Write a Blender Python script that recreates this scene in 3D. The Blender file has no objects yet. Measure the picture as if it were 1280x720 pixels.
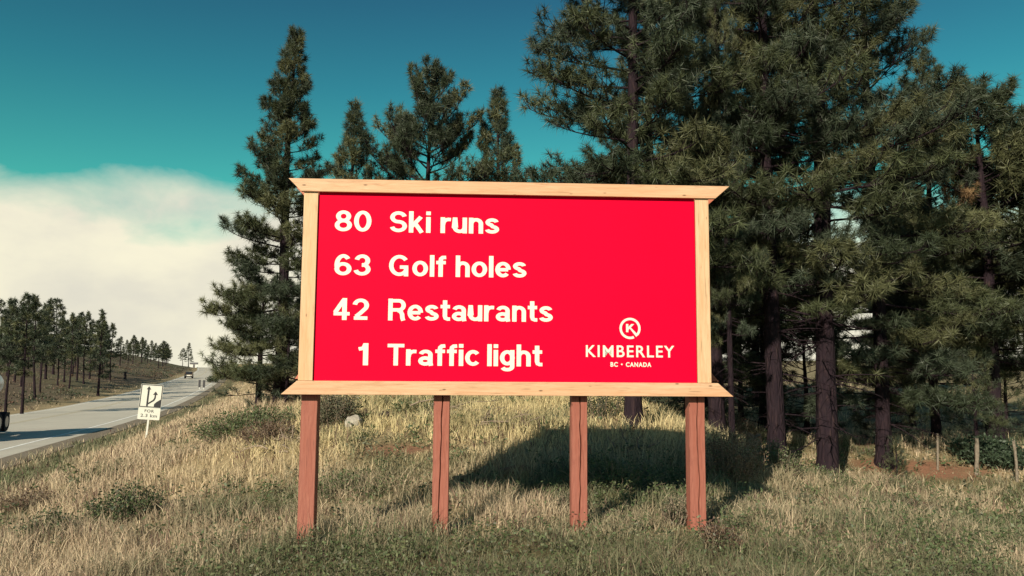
import bpy, bmesh, math, random
import numpy as np
from mathutils import Vector, Matrix

R_ = math.radians
scene = bpy.context.scene
COL = scene.collection

# ---------------------------------------------------------------- camera
EYE = 2.0
cam_data = bpy.data.cameras.new('camera')
cam_data.sensor_width = 36.0
cam_data.lens = 36.0 * 980.0 / 1280.0
cam_data.clip_start = 0.05
cam_data.clip_end = 6000.0
cam = bpy.data.objects.new('camera', cam_data)
COL.objects.link(cam)
PITCH, ROLL = R_(5.571), R_(0.409)
_f = Vector((0, math.cos(PITCH), math.sin(PITCH)))
_r = Vector((1, 0, 0))
_u = _r.cross(_f)
_r2 = _r * math.cos(ROLL) + _u * math.sin(ROLL)
_u2 = -_r * math.sin(ROLL) + _u * math.cos(ROLL)
cam.matrix_world = Matrix(((_r2.x, _u2.x, -_f.x, 0), (_r2.y, _u2.y, -_f.y, 0),
                           (_r2.z, _u2.z, -_f.z, EYE), (0, 0, 0, 1)))
scene.camera = cam

# ---------------------------------------------------------------- sun and sky
SUN_EL, SUN_AZ = 25.5, 26.5          # behind the camera, a little to its left
sun_data = bpy.data.lights.new('sun', 'SUN')
sun_data.energy = 5.0
sun_data.angle = R_(0.53)
sun_data.color = (1.0, 0.90, 0.72)
sun = bpy.data.objects.new('sun', sun_data)
COL.objects.link(sun)
_ld = Vector((math.sin(R_(SUN_AZ)) * math.cos(R_(SUN_EL)), math.cos(R_(SUN_AZ)) * math.cos(R_(SUN_EL)), -math.sin(R_(SUN_EL))))
sun.rotation_euler = _ld.to_track_quat('-Z', 'Y').to_euler()
sun.location = (-10, -40, 40)

scene.view_settings.view_transform = 'Standard'
scene.view_settings.look = 'None'
scene.view_settings.exposure = 0.42
scene.view_settings.gamma = 1.0
scene.view_settings.use_curve_mapping = False
scene.render.engine = 'CYCLES'
scene.cycles.max_bounces = 6
scene.cycles.diffuse_bounces = 1
scene.cycles.transparent_max_bounces = 8

world = bpy.data.worlds.new('World')
scene.world = world
world.use_nodes = True
wn, wl = world.node_tree.nodes, world.node_tree.links
wn.clear()
def wnode(t, **kw):
    n = wn.new(t)
    for k, v in kw.items(): setattr(n, k, v)
    return n
def wmath(op, a, b=None, c=None, clamp=False):
    n = wnode('ShaderNodeMath', operation=op); n.use_clamp = clamp
    for i, v in enumerate((a, b, c)):
        if v is None: continue
        if isinstance(v, (int, float)): n.inputs[i].default_value = v
        else: wl.new(v, n.inputs[i])
    return n.outputs[0]
def wmix(f, a, b, mode='MIX'):
    n = wnode('ShaderNodeMix', data_type='RGBA', blend_type=mode)
    for s, v in ((n.inputs[0], f), (n.inputs[6], a), (n.inputs[7], b)):
        if isinstance(v, (int, float)): s.default_value = v
        elif isinstance(v, tuple): s.default_value = v
        else: wl.new(v, s)
    return n.outputs[2]
def wramp(f, stops, interp='EASE'):
    n = wnode('ShaderNodeValToRGB'); e = n.color_ramp.elements
    n.color_ramp.interpolation = interp
    while len(e) < len(stops): e.new(.5)
    for k, (p, c) in enumerate(stops): e[k].position = p; e[k].color = c
    wl.new(f, n.inputs[0]); return n.outputs[0]
def wnoise(vec, scale, detail, rough=.55, dist=0):
    n = wnode('ShaderNodeTexNoise'); wl.new(vec, n.inputs['Vector'])
    n.inputs['Scale'].default_value = scale; n.inputs['Detail'].default_value = detail
    n.inputs['Roughness'].default_value = rough; n.inputs['Distortion'].default_value = dist
    return n.outputs['Fac']
sky = wnode('ShaderNodeTexSky', sky_type='NISHITA', sun_disc=False)
sky.sun_elevation = R_(SUN_EL); sky.sun_rotation = R_(180 + SUN_AZ)
sky.air_density = 1.0; sky.dust_density = 0.6; sky.ozone_density = 1.5
tc = wnode('ShaderNodeTexCoord')
sep = wnode('ShaderNodeSeparateXYZ'); wl.new(tc.outputs['Generated'], sep.inputs[0])
zz = sep.outputs['Z']
tint = wramp(wmath('MAXIMUM', zz, 0.0), [(0.0, (.50, 1.15, .74, 1)), (.20, (.26, 1.15, .74, 1)), (.33, (.18, .80, .66, 1)), (.48, (.16, .46, .52, 1)), (1.0, (.25, .48, .64, 1))], 'LINEAR')
blue = wmix(1.0, sky.outputs[0], tint, 'MULTIPLY')
# cumulus bank lying all along the horizon, in direction space
mp = wnode('ShaderNodeMapping'); wl.new(tc.outputs['Generated'], mp.inputs[0])
mp.inputs['Scale'].default_value = (1, 1, 1.9); mp.inputs['Location'].default_value = (1.0, 1.3, 0)
big = wnoise(mp.outputs[0], 1.9, 2, .5)
fine = wnoise(mp.outputs[0], 7.5, 9, .55, .25)
top = wmath('ADD', wmath('MULTIPLY_ADD', big, .13, .095), wmath('MULTIPLY', fine, .10))
dens = wmath('DIVIDE', wmath('SUBTRACT', top, zz), .055, clamp=True)
puffs = wnoise(mp.outputs[0], 4.6, 8, .58)
pf = wramp(puffs, [(.50, (0, 0, 0, 1)), (.60, (1, 1, 1, 1))])
low = wmath('SUBTRACT', 1.0, wmath('DIVIDE', zz, .20), clamp=True)
dens = wmath('MAXIMUM', dens, wmath('MULTIPLY', pf, low))
wisps = wramp(wnoise(mp.outputs[0], 3.1, 9, .62, .6), [(.62, (0, 0, 0, 1)), (.85, (1, 1, 1, 1))])
dens = wmath('MAXIMUM', dens, wmath('MULTIPLY', wisps, .04))
ccol = wramp(wnoise(mp.outputs[0], 5.0, 6, .55), [(.30, (7.2, 6.9, 5.8, 1)), (.64, (9.0, 8.5, 6.5, 1))])
skyc = wmix(dens, blue, ccol)
bg = wnode('ShaderNodeBackground'); wl.new(skyc, bg.inputs['Color']); bg.inputs['Strength'].default_value = 0.079
wo = wnode('ShaderNodeOutputWorld'); wl.new(bg.outputs[0], wo.inputs[0])

# ---------------------------------------------------------------- helpers
def tag(o, label=None, cat=None, group=None, kind=None):
    if label: o['label'] = label
    if cat: o['category'] = cat
    if group: o['group'] = group
    if kind: o['kind'] = kind
    return o
def empty(name, loc=(0, 0, 0), rz=0.0, parent=None):
    o = bpy.data.objects.new(name, None); COL.objects.link(o)
    o.location = loc; o.rotation_euler = (0, 0, rz); o.empty_display_size = .2
    if parent: o.parent = parent
    return o
def link(name, me, parent=None, loc=(0, 0, 0)):
    o = bpy.data.objects.new(name, me); COL.objects.link(o); o.location = loc
    if parent: o.parent = parent
    return o
def np_mesh(name, V, T=None, Q=None, mat=None, col=None, smooth=False):
    me = bpy.data.meshes.new(name)
    V = np.asarray(V, np.float32).reshape(-1, 3)
    T = np.zeros((0, 3), np.int32) if T is None else np.asarray(T, np.int32).reshape(-1, 3)
    Q = np.zeros((0, 4), np.int32) if Q is None else np.asarray(Q, np.int32).reshape(-1, 4)
    me.vertices.add(len(V)); me.vertices.foreach_set('co', V.ravel())
    nl = T.size + Q.size
    me.loops.add(nl); me.loops.foreach_set('vertex_index', np.concatenate([T.ravel(), Q.ravel()]))
    me.polygons.add(len(T) + len(Q))
    st = np.concatenate([np.arange(len(T)) * 3, T.size + np.arange(len(Q)) * 4]).astype(np.int32)
    me.polygons.foreach_set('loop_start', st)
    me.polygons.foreach_set('use_smooth', np.full(len(T) + len(Q), smooth))
    if col is not None:
        a = me.attributes.new('col', 'FLOAT_COLOR', 'POINT')
        c = np.ones((len(V), 4), np.float32); c[:, :3] = col
        a.data.foreach_set('color', c.ravel())
    me.update(calc_edges=True); me.validate()
    if mat: me.materials.append(mat)
    return me
class Acc:
    def __init__(s): s.V = []; s.Q = []; s.T = []; s.n = 0
    def add(s, V, Q=None, T=None):
        V = np.asarray(V, float).reshape(-1, 3); s.V.append(V)
        if Q is not None and len(Q): s.Q.append(np.asarray(Q) + s.n)
        if T is not None and len(T): s.T.append(np.asarray(T) + s.n)
        s.n += len(V)
    def mesh(s, name, mat, smooth=True):
        return np_mesh(name, np.concatenate(s.V), np.concatenate(s.T) if s.T else None, np.concatenate(s.Q) if s.Q else None, mat, None, smooth)
def tube(acc, P, rad, k=5, cap=True):
    P = np.asarray(P, float); n = len(P)
    rad = np.broadcast_to(np.asarray(rad, float), (n,))
    D = np.gradient(P, axis=0); D /= np.linalg.norm(D, axis=1)[:, None] + 1e-9
    ref = np.array([0, 0, 1.]) if abs(D[0, 2]) < .9 else np.array([1., 0, 0])
    A = np.cross(D, ref); A /= np.linalg.norm(A, axis=1)[:, None] + 1e-9
    B = np.cross(D, A)
    th = np.arange(k) / k * 2 * np.pi
    V = P[:, None, :] + rad[:, None, None] * (A[:, None, :] * np.cos(th)[None, :, None] + B[:, None, :] * np.sin(th)[None, :, None])
    i = np.arange(n - 1)[:, None] * k; j = np.arange(k)[None, :]; j2 = (j + 1) % k
    Q = np.stack([i + j, i + j2, i + k + j2, i + k + j], -1).reshape(-1, 4)
    V = V.reshape(-1, 3); T = None
    if cap:
        V = np.vstack([V, P[-1:]]); e = (n - 1) * k
        T = np.array([[e + a, e + (a + 1) % k, n * k] for a in range(k)])
    acc.add(V, Q, T)
def bm_mesh(name, bm, mat, smooth=False):
    me = bpy.data.meshes.new(name); bmesh.ops.recalc_face_normals(bm, faces=bm.faces)
    bm.to_mesh(me); bm.free()
    if mat: me.materials.append(mat)
    if smooth:
        for p in me.polygons: p.use_smooth = True
    return me
def prism_mesh(name, prof, axis, a, b, mat, bevel=0.0, seg=2, smooth=False):
    """closed profile (list of 2-D points) pushed from a to b along axis 'x','y' or 'z'"""
    bm = bmesh.new()
    def mk(p, t):
        return {'x': (t, p[0], p[1]), 'y': (p[0], t, p[1]), 'z': (p[0], p[1], t)}[axis]
    v0 = [bm.verts.new(mk(p, a)) for p in prof]; v1 = [bm.verts.new(mk(p, b)) for p in prof]
    n = len(prof)
    bm.faces.new(v0); bm.faces.new(list(reversed(v1)))
    for i in range(n): bm.faces.new((v0[i], v0[(i + 1) % n], v1[(i + 1) % n], v1[i]))
    if bevel: bmesh.ops.bevel(bm, geom=bm.edges[:], offset=bevel, segments=seg, profile=.5, affect='EDGES')
    return bm_mesh(name, bm, mat, smooth)
def box_mesh(name, x0, x1, y0, y1, z0, z1, mat, bevel=0.0):
    return prism_mesh(name, [(x0, z0), (x1, z0), (x1, z1), (x0, z1)], 'y', y0, y1, mat, bevel)

# ---------------------------------------------------------------- materials
class NT:
    def __init__(s, name):
        s.m = bpy.data.materials.new(name); s.m.use_nodes = True
        s.n, s.l = s.m.node_tree.nodes, s.m.node_tree.links
        s.b = s.n['Principled BSDF']; s.out = s.n['Material Output']
    def put(s, sock, v):
        if isinstance(v, (int, float)): sock.default_value = v
        elif isinstance(v, tuple): sock.default_value = v if len(v) != 3 or sock.type == 'VECTOR' else (*v, 1)
        else: s.l.new(v, sock)
    def coord(s, which='Object', scale=(1, 1, 1), rot=(0, 0, 0)):
        t = s.n.new('ShaderNodeTexCoord'); m = s.n.new('ShaderNodeMapping')
        s.l.new(t.outputs[which], m.inputs[0]); m.inputs['Scale'].default_value = scale; m.inputs['Rotation'].default_value = rot
        return m.outputs[0]
    def noise(s, vec, scale, detail=4, rough=.5, dist=0.0):
        t = s.n.new('ShaderNodeTexNoise'); s.l.new(vec, t.inputs['Vector'])
        for k, v in (('Scale', scale), ('Detail', detail), ('Roughness', rough), ('Distortion', dist)): t.inputs[k].default_value = v
        return t.outputs['Fac']
    def voro(s, vec, scale, feature='F1', out='Distance'):
        t = s.n.new('ShaderNodeTexVoronoi'); t.feature = feature; s.l.new(vec, t.inputs['Vector']); t.inputs['Scale'].default_value = scale
        return t.outputs[out]
    def ramp(s, f, stops, interp='LINEAR'):
        t = s.n.new('ShaderNodeValToRGB'); e = t.color_ramp.elements; t.color_ramp.interpolation = interp
        while len(e) < len(stops): e.new(.5)
        for k, (p, c) in enumerate(stops):
            e[k].position = p; e[k].color = (*c, 1) if isinstance(c, tuple) else (c, c, c, 1)
        s.l.new(f, t.inputs[0]); return t.outputs[0]
    def mix(s, f, a, b, mode='MIX'):
        t = s.n.new('ShaderNodeMix'); t.data_type = 'RGBA'; t.blend_type = mode
        s.put(t.inputs[0], f); s.put(t.inputs[6], a); s.put(t.inputs[7], b); return t.outputs[2]
    def math(s, op, a, b=0.0):
        t = s.n.new('ShaderNodeMath'); t.operation = op; s.put(t.inputs[0], a); s.put(t.inputs[1], b); return t.outputs[0]
    def attr(s, name='col'):
        t = s.n.new('ShaderNodeAttribute'); t.attribute_name = name; return t.outputs['Color']
    def bump(s, h, strength=.3, dist=.02):
        t = s.n.new('ShaderNodeBump'); t.inputs['Strength'].default_value = strength; t.inputs['Distance'].default_value = dist
        s.l.new(h, t.inputs['Height']); s.l.new(t.outputs[0], s.b.inputs['Normal'])
    def fin(s, col=None, rough=.8, spec=.3, metal=0.0):
        if col is not None: s.put(s.b.inputs['Base Color'], col)
        s.put(s.b.inputs['Roughness'], rough); s.put(s.b.inputs['Specular IOR Level'], spec); s.put(s.b.inputs['Metallic'], metal)
        return s.m
M = {}
def plain(name, c, rough=.6, spec=.3, metal=0.0, var=.12, scale=6.0):
    t = NT(name); v = t.coord()
    n = t.noise(v, scale, 5, .6)
    lo = tuple(x * (1 - var) for x in c); hi = tuple(min(1, x * (1 + var)) for x in c)
    M[name] = t.fin(t.ramp(n, [(.3, lo), (.7, hi)]), rough, spec, metal); return M[name]
def leafmat(name, trans=.28, rough=.55, spec=.25):
    t = NT(name); c = t.attr('col')
    t.fin(c, rough, spec)
    tr = t.n.new('ShaderNodeBsdfTranslucent'); t.l.new(c, tr.inputs[0])
    mx = t.n.new('ShaderNodeMixShader'); mx.inputs[0].default_value = trans
    t.l.new(t.b.outputs[0], mx.inputs[1]); t.l.new(tr.outputs[0], mx.inputs[2]); t.l.new(mx.outputs[0], t.out.inputs[0])
    M[name] = t.m
def woodmat(name, base, dark, light, axis, knots=True, rough=.62):
    t = NT(name)
    sc = {'x': (.9, 14, 14), 'z': (14, 14, .9)}[axis]
    v = t.coord('Object', sc); v1 = t.coord('Object', {'x': (.25, 3, 3), 'z': (3, 3, .25)}[axis])
    g = t.noise(v, 2.2, 6, .65, 1.2)
    c = t.ramp(g, [(.28, dark), (.5, base), (.75, light)])
    blot = t.noise(v1, 2.4, 4, .6)
    c = t.mix(t.ramp(blot, [(.42, 0.0), (.68, .55)]), c, tuple(x * y for x, y in zip(base, (1.0, .80, .66))))
    if knots:
        kv = t.coord('Object', {'x': (2.2, 3, 6), 'z': (6, 3, 2.2)}[axis])
        k = t.voro(kv, 1.7)
        c = t.mix(t.ramp(k, [(.05, .9), (.13, 0.0)]), c, tuple(x * .28 for x in dark))
        s = t.noise(t.coord('Object', {'x': (2, 30, 30), 'z': (30, 30, 2)}[axis]), 1.6, 3, .5)
        c = t.mix(t.ramp(s, [(.62, 0.0), (.74, .6)]), c, tuple(x * .5 for x in dark))
    t.bump(g, .25, .004)
    M[name] = t.fin(c, rough, .25)
woodmat('board_wood_x', (.56, .345, .21), (.43, .235, .13), (.63, .43, .28), 'x')
woodmat('board_wood_z', (.58, .38, .225), (.48, .285, .155), (.64, .45, .285), 'z')
woodmat('post_wood', (.29, .100, .072), (.19, .060, .045), (.36, .145, .102), 'z')
woodmat('rail_wood', (.44, .15, .09), (.34, .10, .06), (.52, .19, .12), 'x')
plain('sign_red', (.66, .0005, .026), .6, .04, var=.03, scale=1.5)
plain('letter_cream', (.74, .68, .57), .5, .3, var=.03)
plain('sign_white', (.58, .57, .51), .45, .4, var=.05)
plain('sign_black', (.015, .014, .018), .5, .4)
plain('galvanised', (.52, .52, .49), .45, .4, .6)
plain('tyre', (.018, .016, .02), .85, .2)
plain('rim', (.35, .35, .36), .35, .5, .8)
plain('tank_white', (.50, .51, .51), .3, .5, .15)
plain('dark_paint', (.03, .026, .03), .35, .5)
plain('glass', (.02, .025, .03), .08, .6)
plain('lamp_red', (.35, .01, .01), .3, .5)
plain('lamp_clear', (.75, .73, .65), .2, .5)
plain('bronze_paint', (.10, .062, .035), .3, .5)
plain('shed_white', (.75, .74, .70), .7)
plain('shed_roof', (.16, .15, .15), .7)
plain('weathered_post', (.19, .155, .12), .85, .2, var=.3, scale=14)
plain('dead_wood', (.24, .185, .14), .9, .15, var=.35, scale=12)
plain('log_wood', (.20, .125, .085), .9, .15, var=.4, scale=10)
plain('char', (.03, .024, .026), .9, .15, var=.3)
plain('line_white', (.82, .80, .74), .7, .2, var=.18, scale=3)
plain('line_yellow', (.56, .48, .32), .7, .2, var=.2, scale=3)
leafmat('needles', .12, .5, .3)
leafmat('grass_blades', .35, .6, .2)
leafmat('leaves', .30, .5, .3)
t = NT('bark'); v = t.coord('Object', (5, 5, 1.1)); n1 = t.noise(v, 2.2, 6, .65, .8); n2 = t.voro(t.coord('Object', (9, 9, 2.2)), 1.0, 'DISTANCE_TO_EDGE')
c = t.ramp(n1, [(.3, (.013, .008, .013)), (.55, (.026, .016, .020)), (.8, (.062, .037, .034))])
c = t.mix(t.ramp(n2, [(.02, .8), (.16, 0.0)]), c, (.018, .012, .016))
t.bump(t.math('ADD', n1, t.ramp(n2, [(0.0, 0.0), (.25, .8)])), .9, .03); M['bark'] = t.fin(c, .92, .12)
t = NT('rock'); v = t.coord('Object'); n1 = t.noise(v, 5, 8, .65)
t.bump(n1, .7, .04); M['rock'] = t.fin(t.ramp(n1, [(.3, (.16, .145, .125)), (.5, (.34, .305, .25)), (.7, (.47, .42, .34))]), .9, .15)
# ground: soil and thatch, zone colour from the terrain, broken up by noise
t = NT('ground_soil'); v = t.coord('Object')
a = t.attr('col'); n1 = t.noise(v, .9, 8, .65); n2 = t.noise(v, 9.0, 6, .7); n3 = t.noise(v, .12, 6, .6)
c = t.mix(t.ramp(n1, [(.38, .55), (.62, 0.0)]), a, t.mix(.5, a, (.16, .11, .065)))
c = t.mix(t.ramp(n2, [(.35, .55), (.60, 0.0)]), c, (.13, .095, .055))
c = t.mix(t.ramp(n2, [(.58, 0.0), (.75, .5)]), c, (.55, .43, .24))
c = t.mix(t.ramp(n3, [(.5, 0.0), (.66, .35)]), c, (.11, .105, .048))
t.bump(t.math('ADD', n2, n1), .8, .05); M['ground_soil'] = t.fin(c, .95, .1)
t = NT('road_chipseal'); v = t.coord('Object'); n1 = t.noise(v, 60, 3, .7); n2 = t.noise(v, .22, 6, .6)
n3 = t.noise(t.coord('Object', (2.2, .09, 1), (0, 0, R_(-17.4))), 1.0, 4, .55)
c = t.ramp(n2, [(.3, (.52, .475, .39)), (.7, (.62, .57, .47))])
c = t.mix(t.ramp(n3, [(.42, .45), (.58, 0.0)]), c, (.45, .41, .34))
c = t.mix(t.ramp(n1, [(.35, .4), (.65, 0.0)]), c, (.38, .345, .29))
t.bump(n1, .35, .01); M['road_chipseal'] = t.fin(c, .85, .25)
t = NT('shoulder_gravel'); v = t.coord('Object'); n1 = t.noise(v, 22, 5, .75); n2 = t.noise(v, .8, 5, .6)
c = t.mix(t.ramp(n2, [(.4, 0.0), (.7, .5)]), t.ramp(n1, [(.3, (.14, .11, .085)), (.7, (.34, .285, .215))]), (.16, .125, .075))
t.bump(n1, .8, .03); M['shoulder_gravel'] = t.fin(c, .95, .1)

# ---------------------------------------------------------------- terrain shape
def sstep(a, b, x):
    t = np.clip((np.asarray(x, float) - a) / (b - a), 0, 1)
    return t * t * (3 - 2 * t)

def hash2(ix, iy, s):
    v = np.sin(ix * 127.1 + iy * 311.7 + s * 74.7) * 43758.5453
    return v - np.floor(v)

def vnoise(x, y, s=0):
    x = np.asarray(x, float); y = np.asarray(y, float)
    ix, iy = np.floor(x), np.floor(y)
    fx, fy = x - ix, y - iy
    fx = fx * fx * (3 - 2 * fx); fy = fy * fy * (3 - 2 * fy)
    a = hash2(ix, iy, s); b = hash2(ix + 1, iy, s)
    c = hash2(ix, iy + 1, s); d = hash2(ix + 1, iy + 1, s)
    return (a * (1 - fx) + b * fx) * (1 - fy) + (c * (1 - fx) + d * fx) * fy

def fbm(x, y, s=0, o=4):
    v, a, t = 0, .5, 0
    for k in range(o):
        v = v + a * vnoise(x * 2 ** k, y * 2 ** k, s + k * 7); t += a; a *= .5
    return v / t

ROAD_W = 11.5
RD = [-80, 0, 27.6, 60, 95, 166, 300, 490, 700, 1600]
RX = [15.0, -9.4, -18.0, -28.2, -39.2, -61.5, -108., -184., -275., -680.]
RZ = [-.4, -.85, -1.45, -2.37, -2.9, -2.3, -1.5, -.75, -4.0, -40.]
def _smooth_tab(D, V, x):
    x = np.asarray(x, float); w = 6 + np.abs(x) * .12
    return sum(np.interp(x + w * k, D, V) * g for k, g in ((-1, .25), (-.5, .25), (.5, .25), (1, .25)))
def road_x(d): return _smooth_tab(RD, RX, d)      # x of the road's right edge
def road_z(d): return _smooth_tab(RD, RZ, d)

def ground_h(x, y):
    x = np.asarray(x, float); y = np.asarray(y, float)
    t = x - road_x(y)
    zr = road_z(y)
    # plateau the sign stands on
    P = -.12 + .30 * sstep(8.5, 3.0, y)
    right = sstep(2.2, 11, x)
    P = P - 1.05 * right * sstep(4, 16, y)
    bank = (.74 * sstep(12.0, 18.2, y) + .38 * sstep(15.5, 24.5, y)) * (1.0 - .2 * sstep(3, 9, x))
    rbank = sstep(20.5, 24.5, y) * .75
    P = P + np.where(y > -1e9, bank * (1 - sstep(3.6, 8.0, x)) + rbank * sstep(3.6, 8.0, x), 0)
    P = P + .10 * (fbm(x * .35, y * .35, 3) - .5) + .07 * (fbm(x * 1.3, y * 1.3, 5) - .5)
    far = sstep(34, 70, y)
    P = P * (1 - far) + (zr + 2.3 + .012 * np.clip(t, 0, 400)) * far
    v = sstep(1.0, 12.5 + 0.02 * np.clip(y, 0, 300), t)
    zR = (zr - .02) * (1 - v) + P * v
    # left hillside across the road
    s = -(t + ROAD_W)
    hill = 6.2 * sstep(0, 46, s) + .055 * np.clip(s - 22, 0, 300) + .25 * sstep(1, 5, s)
    hill = hill * (.62 + .38 * sstep(60, 220, y))
    hill = hill + np.where(s > 2, (fbm(x * .06, y * .06, 9) - .5) * 1.6 + (fbm(x * .3, y * .3, 8) - .5) * .35, 0) * sstep(2, 14, s)
    zL = zr - .02 + hill
    z = np.where(t >= 0, zR, np.where(s > 0, zL, zr - .10))
    return z
# ---------------------------------------------------------------- the ground sheet (rows along the road, columns across it)
def nonuni(brk):
    out = [brk[0][0]]
    for (a, b, st) in [(brk[i][0], brk[i + 1][0], brk[i][1]) for i in range(len(brk) - 1)]:
        n = max(1, int(round((b - a) / st))); out += list(np.linspace(a, b, n + 1)[1:])
    return np.array(out)
rows = nonuni([(-70, 8), (-6, 1.0), (2, .32), (34, 1.0), (60, 3.0), (150, 6), (320, 12), (560, 40), (1500, 1)])
colsL = nonuni([(-700, 60), (-220, 15), (-70, 4), (-28, 1.5), (-ROAD_W, 1)])
colsR = nonuni([(0.0, .4), (2, .5), (6, .32), (24, .45), (42, 2), (80, 12), (300, 60), (700, 1)])
cols = np.concatenate([colsL, colsR])
YY, TT = np.meshgrid(rows, cols, indexing='ij')
XX = road_x(YY) + TT
ZZ = ground_h(XX, YY)
onroad = (TT >= -ROAD_W) & (TT <= 0.0)
ZZ = np.where(onroad, road_z(YY) - .05, ZZ)
nr, nc = YY.shape
idx = np.arange(nr * nc).reshape(nr, nc)
Q = np.stack([idx[:-1, :-1], idx[:-1, 1:], idx[1:, 1:], idx[1:, :-1]], -1).reshape(-1, 4)

RED = [(-2.2, 15.7, 1.0, .45), (5.5, 13.8, .75, .55), (6.4, 15.2, .6, .4), (11.4, 22.3, 2.3, .8), (6.2, 21.6, 1.2, .8)]
def red_mask(x, y):
    m = 0
    for (cx, cy, rx, ry) in RED:
        d = np.sqrt(((x - cx) / rx) ** 2 + ((y - cy) / ry) ** 2) + .7 * (fbm(x * 2.3, y * 2.3, 31) - .5)
        m = np.maximum(m, 1 - sstep(.6, 1.1, d))
    return m
def dryness(x, y):
    """1 = straw, 0 = green"""
    t_ = x - road_x(y)
    n = fbm(x * .45, y * .45, 17)
    d = .55 + 1.9 * (n - .5) + .9 * (fbm(x * 1.9, y * 1.9, 57, 3) - .5)
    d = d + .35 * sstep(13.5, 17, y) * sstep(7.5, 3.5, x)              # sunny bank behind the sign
    d = d + .35 * sstep(-2.0, -6.0, x) * sstep(6, 10, y)               # straw verge on the left
    d = d - .62 * (1 - sstep(8.4, 10.2, y)) * sstep(-6.5, -2.0, x)      # greener foreground
    d = d - .55 * np.exp(-((x - 2.0) / 1.7) ** 2 - ((y - 13.3) / 1.3) ** 2)
    d = d - .45 * np.exp(-((y - 13.0) / 1.0) ** 2) * sstep(3, 0, x) * sstep(-6, -4, x)
    d = d - .32 * sstep(2.5, 6, x) * (1 - sstep(19, 22, y))
    d = d - 1.5 * np.exp(-((t_ - 2.7) / 1.5) ** 2)                     # green strip along the shoulder
    return np.clip(d, 0, 1)
dr = dryness(XX, YY)[..., None]
zone = dr * np.array([.48, .365, .205]) + (1 - dr) * np.array([.115, .115, .055])
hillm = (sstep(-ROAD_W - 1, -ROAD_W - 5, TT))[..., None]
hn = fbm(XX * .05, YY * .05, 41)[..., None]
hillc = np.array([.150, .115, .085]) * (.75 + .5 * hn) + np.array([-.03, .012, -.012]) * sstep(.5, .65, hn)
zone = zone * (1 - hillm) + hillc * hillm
field = (sstep(24.3, 25.5, YY) * sstep(5, 9, XX))[..., None]
zone = zone * (1 - field) + np.array([.30, .245, .14]) * field
rm = red_mask(XX, YY)[..., None]
zone = zone * (1 - rm) + np.array([.27, .125, .08]) * rm
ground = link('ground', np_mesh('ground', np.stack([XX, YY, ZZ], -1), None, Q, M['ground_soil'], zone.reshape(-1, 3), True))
tag(ground, 'dry grassy soil of the roadside bank, hillside and field', None, None, 'structure')

# road, shoulder and lines: sheets a few millimetres above each other
def strip(name, t0, t1, dz0, dz1, d0, d1, mat, parent=None, step=None):
    ys = rows[(rows > d0) & (rows < d1)]; ys = np.concatenate([[d0], ys, [d1]])
    x = road_x(ys); z = road_z(ys)
    V = np.concatenate([np.stack([x + t0, ys, z + dz0], -1), np.stack([x + t1, ys, z + dz1], -1)])
    n = len(ys); i = np.arange(n - 1)
    return link(name, np_mesh(name, V, None, np.stack([i, i + n, i + n + 1, i + 1], -1), mat, None, True), parent)
road = tag(strip('road', -ROAD_W + .01, -.01, 0, 0, -70, 900, M['road_chipseal']), 'pale tan chip-seal highway climbing to the crest', None, None, 'structure')
sh = tag(strip('shoulder', -.03, 1.25, .006, .012, -70, 520, M['shoulder_gravel']), 'brown gravel shoulder along the near edge of the highway', None, None, 'structure')
strip('edge_line', -1.25, -1.08, .005, .005, -40, 500, M['line_white'], road)
strip('edge_line', -10.9, -10.75, .005, .005, -40, 500, M['line_white'], road)
strip('centre_line', -7.55, -7.43, .005, .005, -40, 500, M['line_yellow'], road)
strip('centre_line', -7.25, -7.13, .005, .005, -40, 500, M['line_yellow'], road)

# ---------------------------------------------------------------- the wooden billboard
PW, PH, PZ = 4.89, 2.42, 1.774 + .30       # panel size, height of its lower edge above the sign's root
sign = empty('billboard', (-2.4916, 9.9255, -.30), R_(2.857))
tag(sign, 'large red tourist billboard in a pale timber frame on four reddish posts', 'billboard')
def sign_part(name, me): return link(name, me, sign)
sign_part('panel', box_mesh('panel', 0, PW, .0, .020, PZ + .0, PZ + PH, M['sign_red'], .002))
def trapezoid(x0, x1, z0, x2, x3, z1): return [(x0, z0), (x1, z0), (x3, z1), (x2, z1)]
sign_part('top_board', prism_mesh('top_board', trapezoid(-.215, 5.155, PZ + PH - .008, -.38, 5.345, PZ + PH + .158), 'y', -.066, -.003, M['board_wood_x'], .004))
sign_part('bottom_board', prism_mesh('bottom_board', trapezoid(-.385, 5.345, PZ - .165, -.19, 5.148, PZ + .006), 'y', -.060, -.003, M['board_wood_x'], .004))
sign_part('side_board', box_mesh('side_board', -.183, -.004, -.030, -.002, PZ + .0085, PZ + PH - .0105, M['board_wood_z'], .003))
sign_part('side_board', box_mesh('side_board', PW + .004, PW + .180, -.030, -.002, PZ + .0085, PZ + PH - .0105, M['board_wood_z'], .003))
sign_part('back_rail', prism_mesh('back_rail', trapezoid(-.215, 5.155, PZ + PH - .03, -.36, 5.325, PZ + PH + .12), 'y', .306, .350, M['rail_wood'], .004))
sign_part('back_rail', prism_mesh('back_rail', trapezoid(-.30, 5.27, PZ + .02, -.19, 5.148, PZ + .17), 'y', .306, .350, M['rail_wood'], .004))
for bz in (.10, 1.16, 2.22): sign_part('batten', box_mesh('batten', .02, PW - .02, .0205, .0985, PZ + bz, PZ + bz + .10, M['rail_wood'], .003))
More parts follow.
